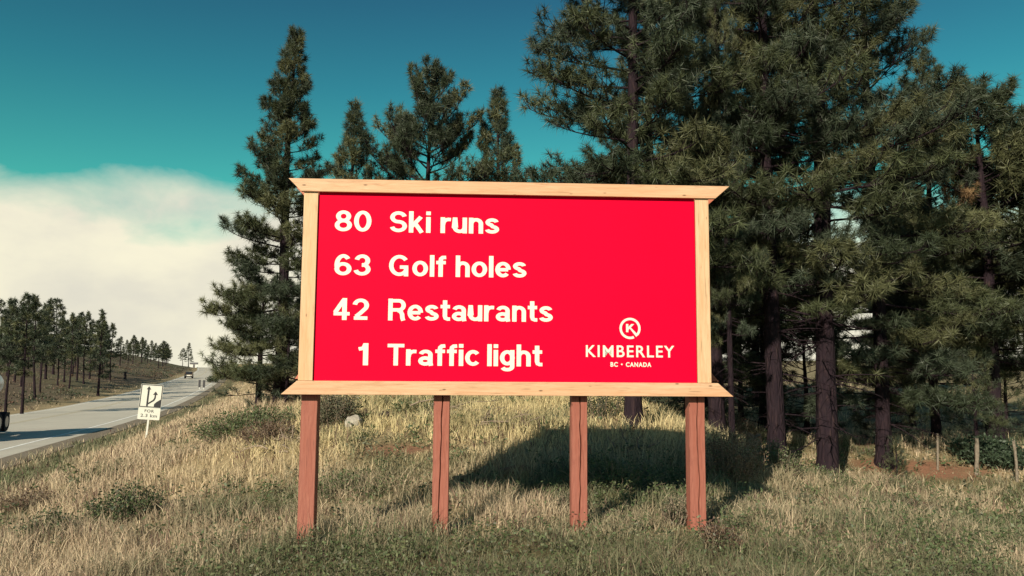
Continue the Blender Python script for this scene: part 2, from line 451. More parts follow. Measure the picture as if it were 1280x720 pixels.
def post_mesh(seed, crack):
    rg = random.Random(seed); V, Q = [], []
    zs = np.linspace(-.35, PZ + PH - .02, 60); w = .102
    off = rg.uniform(-.012, .012); jit = 0.0; rings = []
    for z in zs:
        jit = jit * .7 + rg.uniform(-.006, .006)
        c = off + jit + .008 * math.sin(z * 2.1 + seed)
        g = (.0055 + .004 * abs(math.sin(z * 3.3 + seed * 2)) + rg.uniform(0, .003)) * crack
        e = rg.uniform(-.0012, .0012)
        dp = .045 * (1 if crack else 0)
        rings.append([(-w + .006, .222), (-w, .216), (-w + e, .028), (-w + .006, .022), (c - g, .022 + e), (c, .022 + dp + .0005), (c + g, .022 - e), (w - .006, .022), (w + e, .028), (w, .216), (w - .006, .222)])
    k = len(rings[0])
    for z, r in zip(zs, rings): V += [(p[0], p[1], z) for p in r]
    n = len(zs)
    for i in range(n - 1):
        for j in range(k): Q.append((i * k + j, i * k + (j + 1) % k, (i + 1) * k + (j + 1) % k, (i + 1) * k + j))
    bm = bmesh.new(); vs = [bm.verts.new(v) for v in V]
    for q in Q: bm.faces.new([vs[a] for a in q])
    bm.faces.new(vs[:k]); bm.faces.new(list(reversed(vs[-k:])))
    return bm_mesh('post', bm, M['post_wood'])
for i, (px_, cr) in enumerate(((-.060, 0.0), (1.612, .9), (3.380, 1.0), (4.912, .8))):
    o = sign_part('post', post_mesh(i + 3, cr)); o.location = (px_, .078, 0)
# lettering: flat sheets just proud of the panel
def text_mesh(s, off, tracking=1.0):
    cu = bpy.data.curves.new('txt', 'FONT'); cu.body = s; cu.size = 1.0; cu.offset = off; cu.extrude = .01
    cu.space_character = tracking; cu.resolution_u = 6
    ob = bpy.data.objects.new('txt', cu); COL.objects.link(ob)
    dg = bpy.context.evaluated_depsgraph_get(); dg.update()
    me = bpy.data.meshes.new_from_object(ob.evaluated_get(dg))
    bpy.data.objects.remove(ob); bpy.data.curves.remove(cu)
    n = len(me.vertices); co = np.empty(n * 3, np.float32); me.vertices.foreach_get('co', co)
    return me, co.reshape(-1, 3)
def cap_height(off):
    me, co = text_mesh('H', off); b = (co[:, 1].min(), co[:, 1].max()); bpy.data.meshes.remove(me); return b
def lettering(s, u0, u1, v0, cap, parent, mat, off=.035, tracking=1.0, y0=-.0035, th=.003, name='lettering', label=None):
    me, co = text_mesh(s, off, tracking)
    b0, b1 = cap_height(off)
    sx = (u1 - u0) / (co[:, 0].max() - co[:, 0].min()); sz = cap / (b1 - b0)
    W = np.stack([u0 + (co[:, 0] - co[:, 0].min()) * sx, y0 + np.where(co[:, 2] > 0, 0, th), v0 + (co[:, 1] - b0) * sz], -1)
    me.vertices.foreach_set('co', W.astype(np.float32).ravel()); me.materials.clear(); me.materials.append(mat); me.name = name; me.update()
    o = link(name, me, parent)
    if label: o['label'] = label
    return o
# bold grotesque letters drawn as strokes on their centre lines (cap height 1)
SW = .168
def el(cx, cy, rx, ry, a0, a1, n=26):
    a = np.radians(np.linspace(a0, a1, n)); return [(cx + rx * math.cos(q), cy + ry * math.sin(q)) for q in a]
GLYPH = {
 '0': [el(.31, .5, .225, .41, 0, 360, 41)],
 '8': [el(.31, .715, .185, .195, 0, 360, 33), el(.31, .30, .222, .21, 0, 360, 33)],
 '6': [el(.31, .315, .218, .225, 0, 360, 33), el(.315, .5, .225, .41, 42, 196)],
 '3': [el(.29, .70, .195, .21, 168, -92), el(.285, .30, .222, .21, 92, -168)],
 '2': [el(.30, .675, .215, .235, 172, -38) + [(.30, .33), (.14, .17)], [(.06, .095), (.55, .095)]],
 '4': [[(.385, .93), (.075, .345)], [(.02, .285), (.60, .285)], [(.41, 0), (.41, 1)]],
 '1': [[(.33, 0), (.33, 1)], [(.10, .735), (.22, .76), (.285, .82), (.315, .93)]],
 'S': [el(.335, .705, .225, .205, 12, 262) + el(.335, .295, .235, .205, 82, -168)],
 'k': [[(.1, 0), (.1, 1)], [(.12, .28), (.46, .74)], [(.25, .43), (.50, 0)]],
 'i': [[(.1, 0), (.1, .74)], [(.1, .83), (.1, 1)]],
 'r': [[(.1, 0), (.1, .74)], [(.10, .36), (.13, .53), (.21, .62), (.30, .645), (.40, .64)]],
 'u': [[(.1, .74), (.1, .27)] + el(.28, .27, .18, .18, 180, 350, 14), [(.465, 0), (.465, .74)]],
 'n': [[(.1, 0), (.1, .74)], el(.285, .455, .18, .195, 175, 0, 14) + [(.465, 0)]],
 's': [el(.27, .535, .165, .115, 8, 255) + el(.27, .210, .182, .122, 78, -172)],
 'G': [el(.40, .5, .305, .41, 38, 322), [(.42, .425), (.735, .425)], [(.655, 0), (.655, .42)]],
 'o': [el(.305, .37, .212, .282, 0, 360, 41)],
 'l': [[(.1, 0), (.1, 1)]],
 'f': [[(.17, 0), (.17, .74), (.185, .84), (.24, .895), (.37, .905)], [(.0, .66), (.36, .66)]],
 'h': [[(.1, 0), (.1, 1)], el(.285, .455, .18, .195, 175, 0, 14) + [(.465, 0)]],
 'e': [[(.12, .365), (.50, .365)], el(.305, .37, .212, .282, 0, 318, 36)],
 'R': [[(.1, 0), (.1, 1)], [(.1, .905), (.42, .905)] + el(.42, .695, .18, .21, 80, -80, 14) + [(.42, .485), (.1, .485)], [(.40, .46), (.50, .40), (.55, .28), (.565, .10), (.60, 0)]],
 't': [[(.17, .95), (.17, .22), (.20, .125), (.27, .09), (.37, .09)], [(.0, .66), (.36, .66)]],
 'a': [el(.275, .50, .178, .15, 168, 0, 16) + [(.453, .14), (.48, 0)], el(.262, .215, .178, .135, 0, 360, 30)],
 'T': [[(.0, .905), (.62, .905)], [(.31, 0), (.31, .90)]],
 'c': [el(.305, .37, .212, .282, 40, 320)],
 'g': [el(.29, .385, .195, .27, 0, 360, 36), [(.475, .74), (.475, .0)] + el(.29, -.02, .185, .135, 0, -160, 14)]}
def stroke(P, w, closed):
    P = np.array(P, float)
    if closed: P = P[:-1]; D = np.roll(P, -1, 0) - np.roll(P, 1, 0)
    else:
        D = np.gradient(P, axis=0)
    D /= np.linalg.norm(D, axis=1)[:, None]; N = np.stack([-D[:, 1], D[:, 0]], -1)
    wv = w * (.93 - .07 * np.abs(D[:, :1])) / .93
    if not closed and len(P) > 2:
        S = np.diff(P, axis=0); S /= np.linalg.norm(S, axis=1)[:, None]
        c = np.sqrt(np.clip((1 + (S[:-1] * S[1:]).sum(1)) / 2, .3, 1)); wv[1:-1] /= c[:, None]
    return P + N * wv / 2, P - N * wv / 2
def glyph_mesh(ch, ox, sx, oz, sz, mat, y0=-.0032, th=.003):
    A_ = Acc()
    for k, st in enumerate(GLYPH[ch]):
        closed = len(st) > 3 and abs(st[0][0] - st[-1][0]) < 1e-6 and abs(st[0][1] - st[-1][1]) < 1e-6
        a, b = stroke(st, SW, closed); n = len(a); yf = y0 - k * .0005
        V = [(ox + p[0] * sx, y, oz + p[1] * sz) for y in (yf, y0 + th) for q in (a, b) for p in q]
        Q = []
        for i in range(n if closed else n - 1):
            j = (i + 1) % n
            Q += [(i, j, n + j, n + i), (2 * n + i, 3 * n + i, 3 * n + j, 2 * n + j), (i, 2 * n + i, 2 * n + j, j), (n + i, n + j, 3 * n + j, 3 * n + i)]
        if not closed: Q += [(0, n, 3 * n, 2 * n), (n - 1, 3 * n - 1, 4 * n - 1, 2 * n - 1)]
        A_.add(V, Q)
    bm = bmesh.new(); bm.from_mesh(A_.mesh('glyph', mat, False)); return bm_mesh('letter', bm, mat)
def grotesque(word, u0, u1, v0, cap, name):
    x = 0; place = []
    for ch in word:
        if ch == ' ': x += .30; continue
        xs = [p[0] for s_ in GLYPH[ch] for p in s_]; lo = min(xs); hi = max(xs)
        lo -= 0 if ch in 'fTt4' else SW / 2; hi += 0 if ch in 'frTtc4' else SW / 2
        place.append((ch, x - lo)); x += hi - lo + .07
    s_ = (u1 - u0) / (x - .07)
    for ch, o_ in place: link(name, glyph_mesh(ch, u0 + o_ * s_, s_, v0, cap, M['letter_cream']), sign)
for (num, a0, a1, word, b0, b1, v) in (('80', .212, .678, 'Ski runs', .915, 2.322, 1.908), ('63', .224, .682, 'Golf holes', .916, 2.680, 1.340),
                                     ('42', .230, .686, 'Restaurants', .918, 3.022, .773), ('1', .525, .679, 'Traffic light', .921, 2.890, .203)):
    grotesque(num, a0, a1, PZ + v, .278, 'numeral'); grotesque(word, b0, b1, PZ + v, .278, 'letter')
lettering('KIMBERLEY', 3.450, 4.598, PZ + .330, .150, sign, M['letter_cream'], .012, 1.16, label='cream capitals KIMBERLEY')
lettering('BC', 3.768, 3.862, PZ + .207, .058, sign, M['letter_cream'], .03, 1.2, label='small cream capitals BC')
lettering('CANADA', 3.967, 4.296, PZ + .207, .058, sign, M['letter_cream'], .03, 1.2, label='small cream capitals CANADA')
def flat(name, polys, parent, mat, y0=-.0035, th=.003):
    bm = bmesh.new()
    for P in polys:
        a = [bm.verts.new((p[0], y0, p[1])) for p in P]; b = [bm.verts.new((p[0], y0 + th, p[1])) for p in P]; n = len(P)
        bm.faces.new(a); bm.faces.new(list(reversed(b)))
        for i in range(n): bm.faces.new((a[i], b[i], b[(i + 1) % n], a[(i + 1) % n]))
    return link(name, bm_mesh(name, bm, mat), parent)
flat('dot', [[(3.914 + .011 * math.cos(q), PZ + .238 + .011 * math.sin(q)) for q in np.linspace(0, 5.5, 8)]], sign, M['letter_cream'])
cx, cz = 4.024, PZ + .700
arc = np.radians(np.linspace(-42, 294, 57)); polys = []
for i in range(56):
    polys.append([(cx + r * math.cos(q), cz + r * math.sin(q)) for r, q in ((.137, arc[i]), (.137, arc[i + 1]), (.107, arc[i + 1]), (.107, arc[i]))])
flat('emblem_ring', polys, sign, M['letter_cream'])
kx, kz = cx - .052, cz - .048
flat('emblem_letter', [[(kx, kz), (kx + .030, kz), (kx + .030, kz + .105), (kx, kz + .105)],
     [(kx + .0305, kz + .030), (kx + .048, kz + .046), (kx + .105, kz + .105), (kx + .068, kz + .105), (kx + .0305, kz + .066)],
     [(kx + .0485, kz + .0455), (kx + .062, kz + .059), (cx + .104, cz - .084), (cx + .079, cz - .108)]], sign, M['letter_cream'], -.0042)

# ---------------------------------------------------------------- pines
rng = np.random.default_rng(11)
def needles(P, A, S, K, nlen, nw, cols, rg):
    n = len(P)
    A = A / (np.linalg.norm(A, axis=1)[:, None] + 1e-9)
    rnd = rg.normal(size=(n, K, 3)); rnd /= np.linalg.norm(rnd, axis=2)[..., None]
    D = A[:, None, :] * rg.uniform(-.1, .95, (n, K, 1)) + rnd * .95; D /= np.linalg.norm(D, axis=2)[..., None]
    B = P[:, None, :] + A[:, None, :] * rg.uniform(-.10, .04, (n, K, 1)) * S[:, None, None]
    L = nlen * S[:, None, None] * rg.uniform(.75, 1.12, (n, K, 1))
    Wd = np.cross(D, rg.normal(size=(n, K, 3))); Wd /= np.linalg.norm(Wd, axis=2)[..., None] + 1e-9
    Wd *= nw * .5
    droop = np.zeros((n, K, 3)); droop[..., 2] = -.10 * L[..., 0]
    V = np.stack([B - Wd, B + Wd, B + D * L + droop], 2).reshape(-1, 3)
    T = np.arange(n * K * 3).reshape(-1, 3)
    C = np.repeat(cols, K * 3, axis=0) * np.repeat(rg.uniform(.75, 1.25, (n * K, 1)), 3, axis=0)
    return V, T, C
GREENS = np.array([[.036, .047, .026], [.060, .070, .034], [.094, .098, .047], [.052, .066, .042]])
def pine_meshes(name, seed, H, cb, R, r0, per_m=8.0, K=30, nlen=.19, nw=.011, prof=None, lean=(0, 0), wob=.10, dead=.0, gap=.12, dens=1.0, upturn=.5, skirt=0, asym=None, low_sides=False, bare=10):
    rg = np.random.default_rng(seed)
    prof = prof or (lambda q: (1 - q) ** .8 * (.62 + .38 * min(1, q / .22)))
    ph = rg.uniform(0, 6.28, 4)
    def axis(z):
        q = np.asarray(z) / H
        return np.stack([lean[0] * q * H + wob * np.sin(q * 5 + ph[0]) * q, lean[1] * q * H + wob * np.sin(q * 4 + ph[1]) * q, np.asarray(z, float)], -1)
    # trunk
    tz = np.concatenate([[-.4, 0, .12, .3, .6], np.linspace(1.0, H, 26)])
    k = 7 if low_sides else 14
    rad = r0 * np.clip(1 - np.clip(tz, 0, H) / H, .0, 1) ** .85 + .012
    rad = rad * (1 + .35 * np.exp(-np.clip(tz, 0, 9) / .25))
    TA = Acc(); tube(TA, axis(tz), rad, k)
    V = TA.V[0]; jit = rg.uniform(.90, 1.10, (len(tz), k)); ax = axis(tz)
    vv = V[:-1].reshape(len(tz), k, 3); vv[:] = ax[:, None, :] + (vv - ax[:, None, :]) * jit[..., None]
    trunk = TA.mesh(name + '_trunk', M['bark'], True)
    # limbs, branchlets and needle tufts
    LA = Acc(); P, A, S, C = [], [], [], []
    z = cb; az = rg.uniform(0, 6.28)
    while z < H - .25:
        q = (z - cb) / (H - cb); az += 2.4 + rg.uniform(-.5, .5); z += rg.uniform(.5, 1.5) / per_m
        if rg.random() < gap: continue
        L = R * prof(q) * rg.uniform(.72, 1.12)
        if asym is not None: L *= 1 + asym[1] * math.cos(az - asym[0])
        L *= .84 + .36 * float(vnoise(math.cos(az) * 1.6 + seed, z * .55 + math.sin(az) * 1.6, 5)) 
        L = max(L, .25)
        el0 = -.16 + .95 * q ** 1.2 + rg.uniform(-.16, .16)
        n = 7; s = np.linspace(0, 1, n)
        el = el0 + upturn * s ** 2 - .10 * np.sin(s * 3.1) * L / 3
        azs = az + np.cumsum(rg.normal(0, .09, n))
        st = L / (n - 1)
        step = np.stack([np.cos(azs) * np.cos(el), np.sin(azs) * np.cos(el), np.sin(el)], -1) * st
        pts = axis(z) + np.concatenate([[np.zeros(3)], np.cumsum(step[:-1], 0)])
        rr = (.012 + .011 * L) * (1 - s * .8) * (r0 / .25) ** .4
        tube(LA, pts, rr, 4 if low_sides else 5)
        isdead = rg.random() < dead
        cbase = GREENS[rg.integers(0, 4)] * rg.uniform(.85, 1.15)
        ns = int((L * 5.2 + 3) * dens); side = rg.choice([-1, 1])
        for j in range(ns):
            u = rg.uniform(.24, 1.0) if L > .6 else rg.uniform(.05, 1)
            f = u * (n - 1); i0 = min(int(f), n - 2); p0 = pts[i0] + (pts[i0 + 1] - pts[i0]) * (f - i0)
            side = -side
            a2 = azs[i0] + side * rg.uniform(.45, 1.25); e2 = el[i0] + rg.uniform(-.05, .55)
            l2 = (.26 + .40 * L * (1.10 - u)) * rg.uniform(.6, 1.15)
            d2 = np.array([math.cos(a2) * math.cos(e2), math.sin(a2) * math.cos(e2), math.sin(e2)])
            m = np.array([0, 0, 1.0]) * l2 * .16
            Pq = np.stack([p0, p0 + d2 * l2 * .5, p0 + d2 * l2 + m])
            tube(LA, Pq, np.array([.4, .3, .15]) * (.012 + .009 * L), 3, False)
            nt = max(1, int(l2 / .25 * dens))
            for k2 in range(nt):
                w = 1 - k2 * .25 / max(l2, .2) * rg.uniform(.8, 1.2)
                if w < .12: break
                pp = p0 + d2 * l2 * w + m * w * w
                if k2:
                    o = rg.normal(0, 1, 3); o /= np.linalg.norm(o); o[2] = abs(o[2]) * .8
                    ax_ = d2 * .4 + o + np.array([0, 0, .4]); pp = pp + o * .18
                else: ax_ = d2 + np.array([0, 0, .6])
                P.append(pp); A.append(ax_); S.append(rg.uniform(.8, 1.2))
                cc = cbase * rg.uniform(.75, 1.3)
                if isdead: cc = np.array([.26, .165, .085]) * rg.uniform(.7, 1.2)
                C.append(cc)
        P.append(pts[-1]); A.append(step[-1]); S.append(1.15); C.append(cbase * 1.1)
    # leader
    for w in np.linspace(H - .5, H + .05, 5):
        P.append(axis(w)); A.append(np.array([rg.normal(0, .3), rg.normal(0, .3), 1])); S.append(1.0); C.append(GREENS[1])
    tube(LA, axis(np.linspace(.3, H, 12)), .01, 4)          # pith that the limbs spring from
    # bare dead branches below the crown
    for b in range(bare):
        z0 = rg.uniform(.16 * cb + .5, cb + .12 * H); a0 = rg.uniform(0, 6.28); l = rg.uniform(.35, .5 * R); s = np.linspace(0, 1, 6)
        aa = a0 + np.cumsum(rg.normal(0, .22, 6)); ee = rg.uniform(-.35, .2) - .35 * s
        st = np.stack([np.cos(aa) * np.cos(ee), np.sin(aa) * np.cos(ee), np.sin(ee)], -1) * l / 5
        pts = axis(z0) + np.concatenate([[np.zeros(3)], np.cumsum(st[:-1], 0)])
        tube(LA, pts, .016 * (1 - .75 * s) * (1 + .3 * l), 4)
        for j in range(int(l * 5)):
            i0 = rg.integers(1, 5); a2 = aa[i0] + rg.choice([-1, 1]) * rg.uniform(.5, 1.2); l2 = rg.uniform(.12, .45)
            d2 = np.array([math.cos(a2), math.sin(a2), rg.uniform(-.5, .4)])
            tube(LA, np.stack([pts[i0], pts[i0] + d2 * l2 * .5, pts[i0] + d2 * l2 + np.array([0, 0, -.05])]), [.007, .005, .002], 3, False)
    limbs = LA.mesh(name + '_limbs', M['bark'], True)
    V, T, C = needles(np.array(P), np.array(A), np.array(S), K, nlen, nw, np.array(C), rg)
    crown = np_mesh(name + '_crown', V, T, None, M['needles'], C)
    return trunk, limbs, crown, H
PV = {}
broad = lambda q: (1 - q) ** .62 * (.70 + .30 * min(1, q / .25))
cone = lambda q: (1 - q) ** .95 * (.8 + .2 * min(1, q / .15))
oval = lambda q: max(0, math.sin(math.pi * (.16 + .84 * q))) ** .8
wide = lambda q: (1 - q) ** .48 * (.74 + .26 * min(1, q / .2))
PV['tall_a'] = pine_meshes('tall_a', 21, 19.5, 3.5, 3.25, .225, 6.6, 46, .26, .016, wide, (.006, 0), .2, .0, .16, 1.15, .6, bare=46)
PV['tall_b'] = pine_meshes('tall_b', 22, 18.5, 3.7, 2.95, .195, 6.6, 46, .26, .016, wide, (-.006, .006), .25, .0, .18, 1.15, .6, bare=46)
PV['tall_c'] = pine_meshes('tall_c', 23, 16.5, 1.6, 3.2, .19, 6.8, 46, .26, .016, wide, (0, 0), .2, .01, .12, 1.15, .5, bare=24)
PV['tall_d'] = pine_meshes('tall_d', 37, 17.0, 2.8, 3.1, .19, 8.4, 46, .26, .016, wide, (0, 0), .2, .012, .06, 1.2, .5, bare=30)
PV['open'] = pine_meshes('open', 24, 13.0, .7, 2.6, .22, 9.2, 46, .24, .017, lambda q: (1 - q) ** .74 * (.80 + .20 * min(1, q / .16)), (.004, 0), .12, .0, .10, 1.45, .6, asym=(math.pi, .10), bare=4)
PV['mid_a'] = pine_meshes('mid_a', 25, 12.0, 2.4, 3.1, .20, 9, 36, .29, .021, oval, (0, 0), .12, .0, .10, 1.15, .8, bare=4)
PV['mid_b'] = pine_meshes('mid_b', 26, 11.0, 1.6, 2.35, .17, 10, 36, .29, .021, lambda q: (1 - q) ** .8, (0, 0), .08, .0, .08, 1.15, .8, bare=4)
PV['young'] = pine_meshes('young', 27, 4.2, .25, 1.9, .09, 12, 30, .22, .015, broad, (0, 0), .05, .0, .05, .95, .45, bare=0)
PV['hill_a'] = pine_meshes('hill_a', 28, 11.0, 3.8, 2.4, .15, 6.8, 13, .42, .065, broad, (0, 0), .2, .0, .10, .8, .5, low_sides=True, bare=6)
PV['hill_b'] = pine_meshes('hill_b', 29, 11.0, 4.6, 2.2, .14, 6.6, 13, .42, .065, cone, (.02, 0), .25, .0, .12, .8, .5, low_sides=True, bare=8)
PV['hill_c'] = pine_meshes('hill_c', 30, 11.0, 2.4, 2.0, .15, 6.6, 12, .42, .065, cone, (0, 0), .1, .0, .08, .8, .5, low_sides=True, bare=4)
PV['sapling'] = pine_meshes('sapling', 31, 1.6, .08, .55, .03, 22, 24, .13, .011, cone, (0, 0), .02, .0, .03, .9, .4, bare=0)
def pine(var, x, y, H, rz, label, group, wide=1.0, tilt=(0, 0), name='pine_tree', sink=0.0):
    tr, lb, cr, H0 = PV[var]; s = H / H0
    r = empty(name, (x, y, float(ground_h(x, y)) - sink), 0)
    r.rotation_euler = (tilt[0], tilt[1], rz); r.scale = (s * wide, s * wide, s)
    link('trunk', tr, r); link('limbs', lb, r); link('crown', cr, r)
    return tag(r, label, 'pine tree', group)
G_BIG, G_BACK, G_HILL, G_CREST = 'tall pines crowding the right side', 'pines standing behind the billboard', 'pines on the hillside across the highway', 'small far pines along the hill crest'
for a in [
    # variant, x, y, height, turn, label, group, width
    ('tall_d', 2.75, 17.8, 16.8, 0.6, 'bushy pine right behind the billboard, its left boughs reaching over the top board', G_BIG, .98),
    ('tall_b', 5.35, 20.6, 18.5, 2.2, 'tall pine with thick dark trunk just right of the billboard edge', G_BIG, 1.0),
    ('tall_a', 6.55, 19.6, 19.0, 4.0, 'tall pine with second thick dark trunk from the billboard', G_BIG, .95),
    ('tall_a', 7.95, 20.0, 20.0, 1.2, 'tallest pine with the thickest dark trunk, at the edge of the red earth', G_BIG, 1.08),
    ('tall_c', 10.6, 22.6, 16.8, 3.1, 'wide full pine right of the thickest trunk, boughs hanging low', G_BIG, 1.04),
    ('mid_a', 18.2, 27.6, 11.4, 1.1, 'ragged pine rising behind the pale leaning fence post', G_BIG, 1.05),
    ('mid_a', 15.6, 25.6, 11.8, 4.4, 'rounded pine standing over the middle and pale fence posts', G_BIG, 1.2),
    ('tall_c', 14.2, 26.5, 13.2, 5.2, 'broad pine with low skirts standing on the field edge at the right', G_BIG, 1.0),
    ('tall_b', 18.4, 30.5, 10.6, 0.3, 'loose pine at the far right edge of the picture', G_BIG, .9),
    ('tall_a', 16.2, 32.0, 11.2, 5.5, 'pine filling the gap between the two rightmost pines', G_BIG, 1.0),
    ('tall_b', 8.8, 27.5, 16, 3.6, 'pine set back between the dark trunks, mostly hidden', G_BIG, 1.1),
    ('tall_a', 4.4, 24.0, 16, 2.9, 'pine set back behind the bushy pine and the billboard corner', G_BIG, 1.0),
    ('open', -7.6, 26.0, 12.6, 0.0, 'tall open-branched pine left of the billboard against the white cloud', G_BACK, 1.0),
    ('mid_b', -6.75, 32.0, 11.6, 1.0, 'small pointed pine peeking over the billboard beside the tall open pine', G_BACK, .95),
    ('mid_a', -3.35, 30.5, 12.7, 2.0, 'broad rounded pine rising over the middle of the top board', G_BACK, .86),
    ('mid_b', -.55, 31.0, 11.9, 3.3, 'narrow cone-shaped pine over the top board, right of the rounded one', G_BACK, .95),
]:
    pine(a[0], a[1], a[2], a[3], a[4], a[5], a[6], a[7])
pine('tall_b', 4.9, 17.6, 11.5, 4.4, 'slim leaning pine with pale flaky trunk beside the billboard corner', G_BIG, .55, (0.02, -.10))
for a in [('young', -8.75, 27.4, 4.3, .4, 'low dark young pine at the foot of the tall open pine', 1.1), ('young', -7.1, 25.0, 3.2, 2.1, 'short young pine half hidden by the left end of the billboard', .9),
          ('young', 11.6, 24.6, 3.0, 1.3, 'round young pine on the red bank left of the field pines', .95), ('young', 14.3, 24.4, 2.9, 4.1, 'bushy young pine with short dark stem in the pale field', .85),
          ('young', 17.0, 27.2, 3.3, 5.6, 'young pine in the field by the right edge of the picture', 1.0), ('young', 3.3, 24.6, 2.6, .9, 'young pine in deep shade behind the right billboard posts', 1.1),
          ('young', 6.3, 25.6, 4.6, .2, 'dark young pine seen between the first two dark trunks', 1.0), ('young', 7.6, 26.2, 4.2, 1.6, 'dark young pine seen left of the thickest trunk', 1.0), ('young', 9.7, 26.0, 4.0, 2.9, 'dark young pine seen right of the thickest trunk', 1.0), ('young', 4.9, 22.0, 4.4, 5.0, 'dark young pine behind the last billboard post', .9),
          ('young', -3.0, 27.4, 2.4, 3.9, 'low young pine showing as a dark strip beneath the bottom board', 1.3), ('young', .6, 27.0, 2.5, 2.4, 'young pine behind the bank, between the two middle posts', 1.3)]:
    pine(a[0], a[1], a[2], a[3], a[4], a[5], 'young pines', a[6])
pine('sapling', 10.5, 21.7, 1.0, 0, 'tiny blue-green pine sapling on the red bank', None, 1.0, name='pine_sapling')
hill = [('hill_a', -43.2, 67.7, 9.6, .85), ('hill_a', -41.3, 66.9, 10.0, .9), ('hill_b', -55.2, 91.7, 11.8, .95), ('hill_c', -75.5, 127.9, 13.0, 1.1), ('hill_a', -83.6, 143.9, 13.5, 1.1),
        ('hill_b', -72.9, 115.9, 10.5, 1.1), ('hill_a', -55.3, 84.1, 10.4, 1.0), ('hill_c', -72.0, 127.1, 10.0, 1.0), ('hill_b', -84.8, 152.4, 11.1, 1.1), ('hill_a', -75.5, 137.2, 11.0, .95),
        ('hill_b', -70.3, 129.8, 11.6, .9), ('hill_c', -78.4, 146.7, 11.0, 1.0), ('hill_c', -57.0, 109.1, 11.8, 1.0), ('hill_b', -78.0, 153.5, 10.9, 1.0), ('hill_a', -96.8, 183.1, 11.1, 1.0),
        ('hill_b', -101.8, 177.7, 10.7, 1.1), ('hill_a', -90.4, 147.4, 11.5, 1.1)]
hill_labels = ['hillside pine with thin dark trunk at the far left, just above the tank truck', 'nearest hillside pine with a forked base standing on the far road edge', 'hillside pine with a slanting bare trunk behind the forked one',
    'tallest hillside pine with ragged pointed top, second row', 'hillside pine with a high rounded top right of the tallest', 'hillside pine with sparse crown deep in the second row at the left', 'hillside pine cut by the left edge of the picture',
    'short hillside pine with low boughs at the middle of the grove', 'hillside pine in the back row, left of the close pair', 'hillside pine, left one of the close pair in the grove', 'hillside pine, right one of the close pair in the grove',
    'hillside pine behind the pair, its trunk mostly hidden', 'pointed hillside pine alone near the road edge at the right of the grove', 'slender hillside pine just right of the lone pointed one', 'far hillside pine in the back row at the right',
    'far hillside pine on the ridge behind the close pair', 'far hillside pine on the ridge at the left of the grove']
for i, (v, x, y, H, w) in enumerate(hill):
    pine(v, x, y, H, i * 1.7, hill_labels[i], G_HILL, w, ((.0, .05) if i == 2 else (0, 0)))
for i, (x, y, H, w) in enumerate([(-62.0, 104.0, 10.5, .8), (-66.0, 118.0, 11.0, .85), (-69.5, 121.0, 10.0, .8), (-80.5, 135.0, 12.0, .9), (-88.0, 160.0, 12.0, .9), (-74.0, 141.5, 10.0, .75), (-82.0, 158.0, 11.0, .85), (-86.5, 166.0, 10.5, .85),
        (-62.5, 98.0, 10.0, .8), (-94.0, 170.0, 11.0, .9), (-67.0, 108.0, 11.5, .85), (-78.0, 122.0, 11.5, .9), (-92.0, 178.0, 10.0, .85)]):
    pine('hill_b' if i % 2 else 'hill_a', x, y, H, i * 1.1 + .5, 'slim bare-trunked pine crowded inside the hillside grove', 'slim pines inside the hillside grove', w)
crest = [(-117.0, 235.5, 8.6), (-117.9, 242.3, 6.8), (-130.9, 272.4, 9.1), (-160.7, 345.2, 9.4), (-168.2, 379.9, 11.2), (-180.1, 401.9, 8.5), (-193.8, 440.3, 9.7), (-190.0, 436.0, 8.0), (-177.8, 425.9, 9.5), (-186.6, 455.2, 13.6), (-199.0, 452.0, 9.0), (-168.0, 352.0, 7.5)]
crest_labels = ['first small crest pine right of the hillside grove', 'low crest pine beside the first one', 'pointed crest pine standing apart on the brown slope', 'crest pine at the left of the dark far clump', 'tall crest pine in the middle of the dark far clump',
    'crest pine at the right of the dark far clump', 'low crest pine in the dip of the ridge line', 'crest pine touching the one in the dip', 'crest pine just left of the white shed', 'highest crest pine above the top of the road', 'small crest pine at the left of the highest one', 'short crest pine at the foot of the dark far clump']
for i, (x, y, H) in enumerate(crest):
    pine(('hill_c', 'hill_c', 'hill_a')[i % 3], x, y, H, i * 2.1, crest_labels[i], G_CREST, 1.25)
for i in range(14):
    y = 285.0 + i * 12.5; x = float(road_x(y)) - ROAD_W - 13 - (i * 7.3) % 21
    pine('hill_c' if i % 3 else 'hill_a', x, y, 7.5 + (i * 2.3) % 4.5, i * 1.3, 'tiny pine merging into the dark far treeline along the crest', 'tiny pines of the far treeline', 1.5)
far_right = [(-118.0, 330.0, 7.0, 'dark pine on the right verge near the top of the road'), (-152.0, 432.0, 8.5, 'far pine closing the road at its crest'), (-160.0, 450.0, 7.0, 'small far pine left of the one closing the road')]
for i, (x, y, H, lb) in enumerate(far_right): pine('hill_c', x, y, H, i * 1.3, lb, 'pines at the road crest', 1.3)
# pines continuing the wood behind the right-hand clump
for i, (x, y, H, lb) in enumerate([(9.5, 41, 13, 'pine deep behind the dark trunks, right of the billboard'), (14, 45, 12, 'pine deep behind the wide full pine'), (22, 44, 11, 'pine far back across the pale field at the right'), (27, 52, 12, 'pine at the back of the field by the right picture edge'), (5.2, 44, 13, 'pine deep behind the billboard corner')]):
    pine('mid_a' if i % 2 else 'mid_b', x, y, H, i * 1.9, lb, 'pines at the back of the field', 1.35)

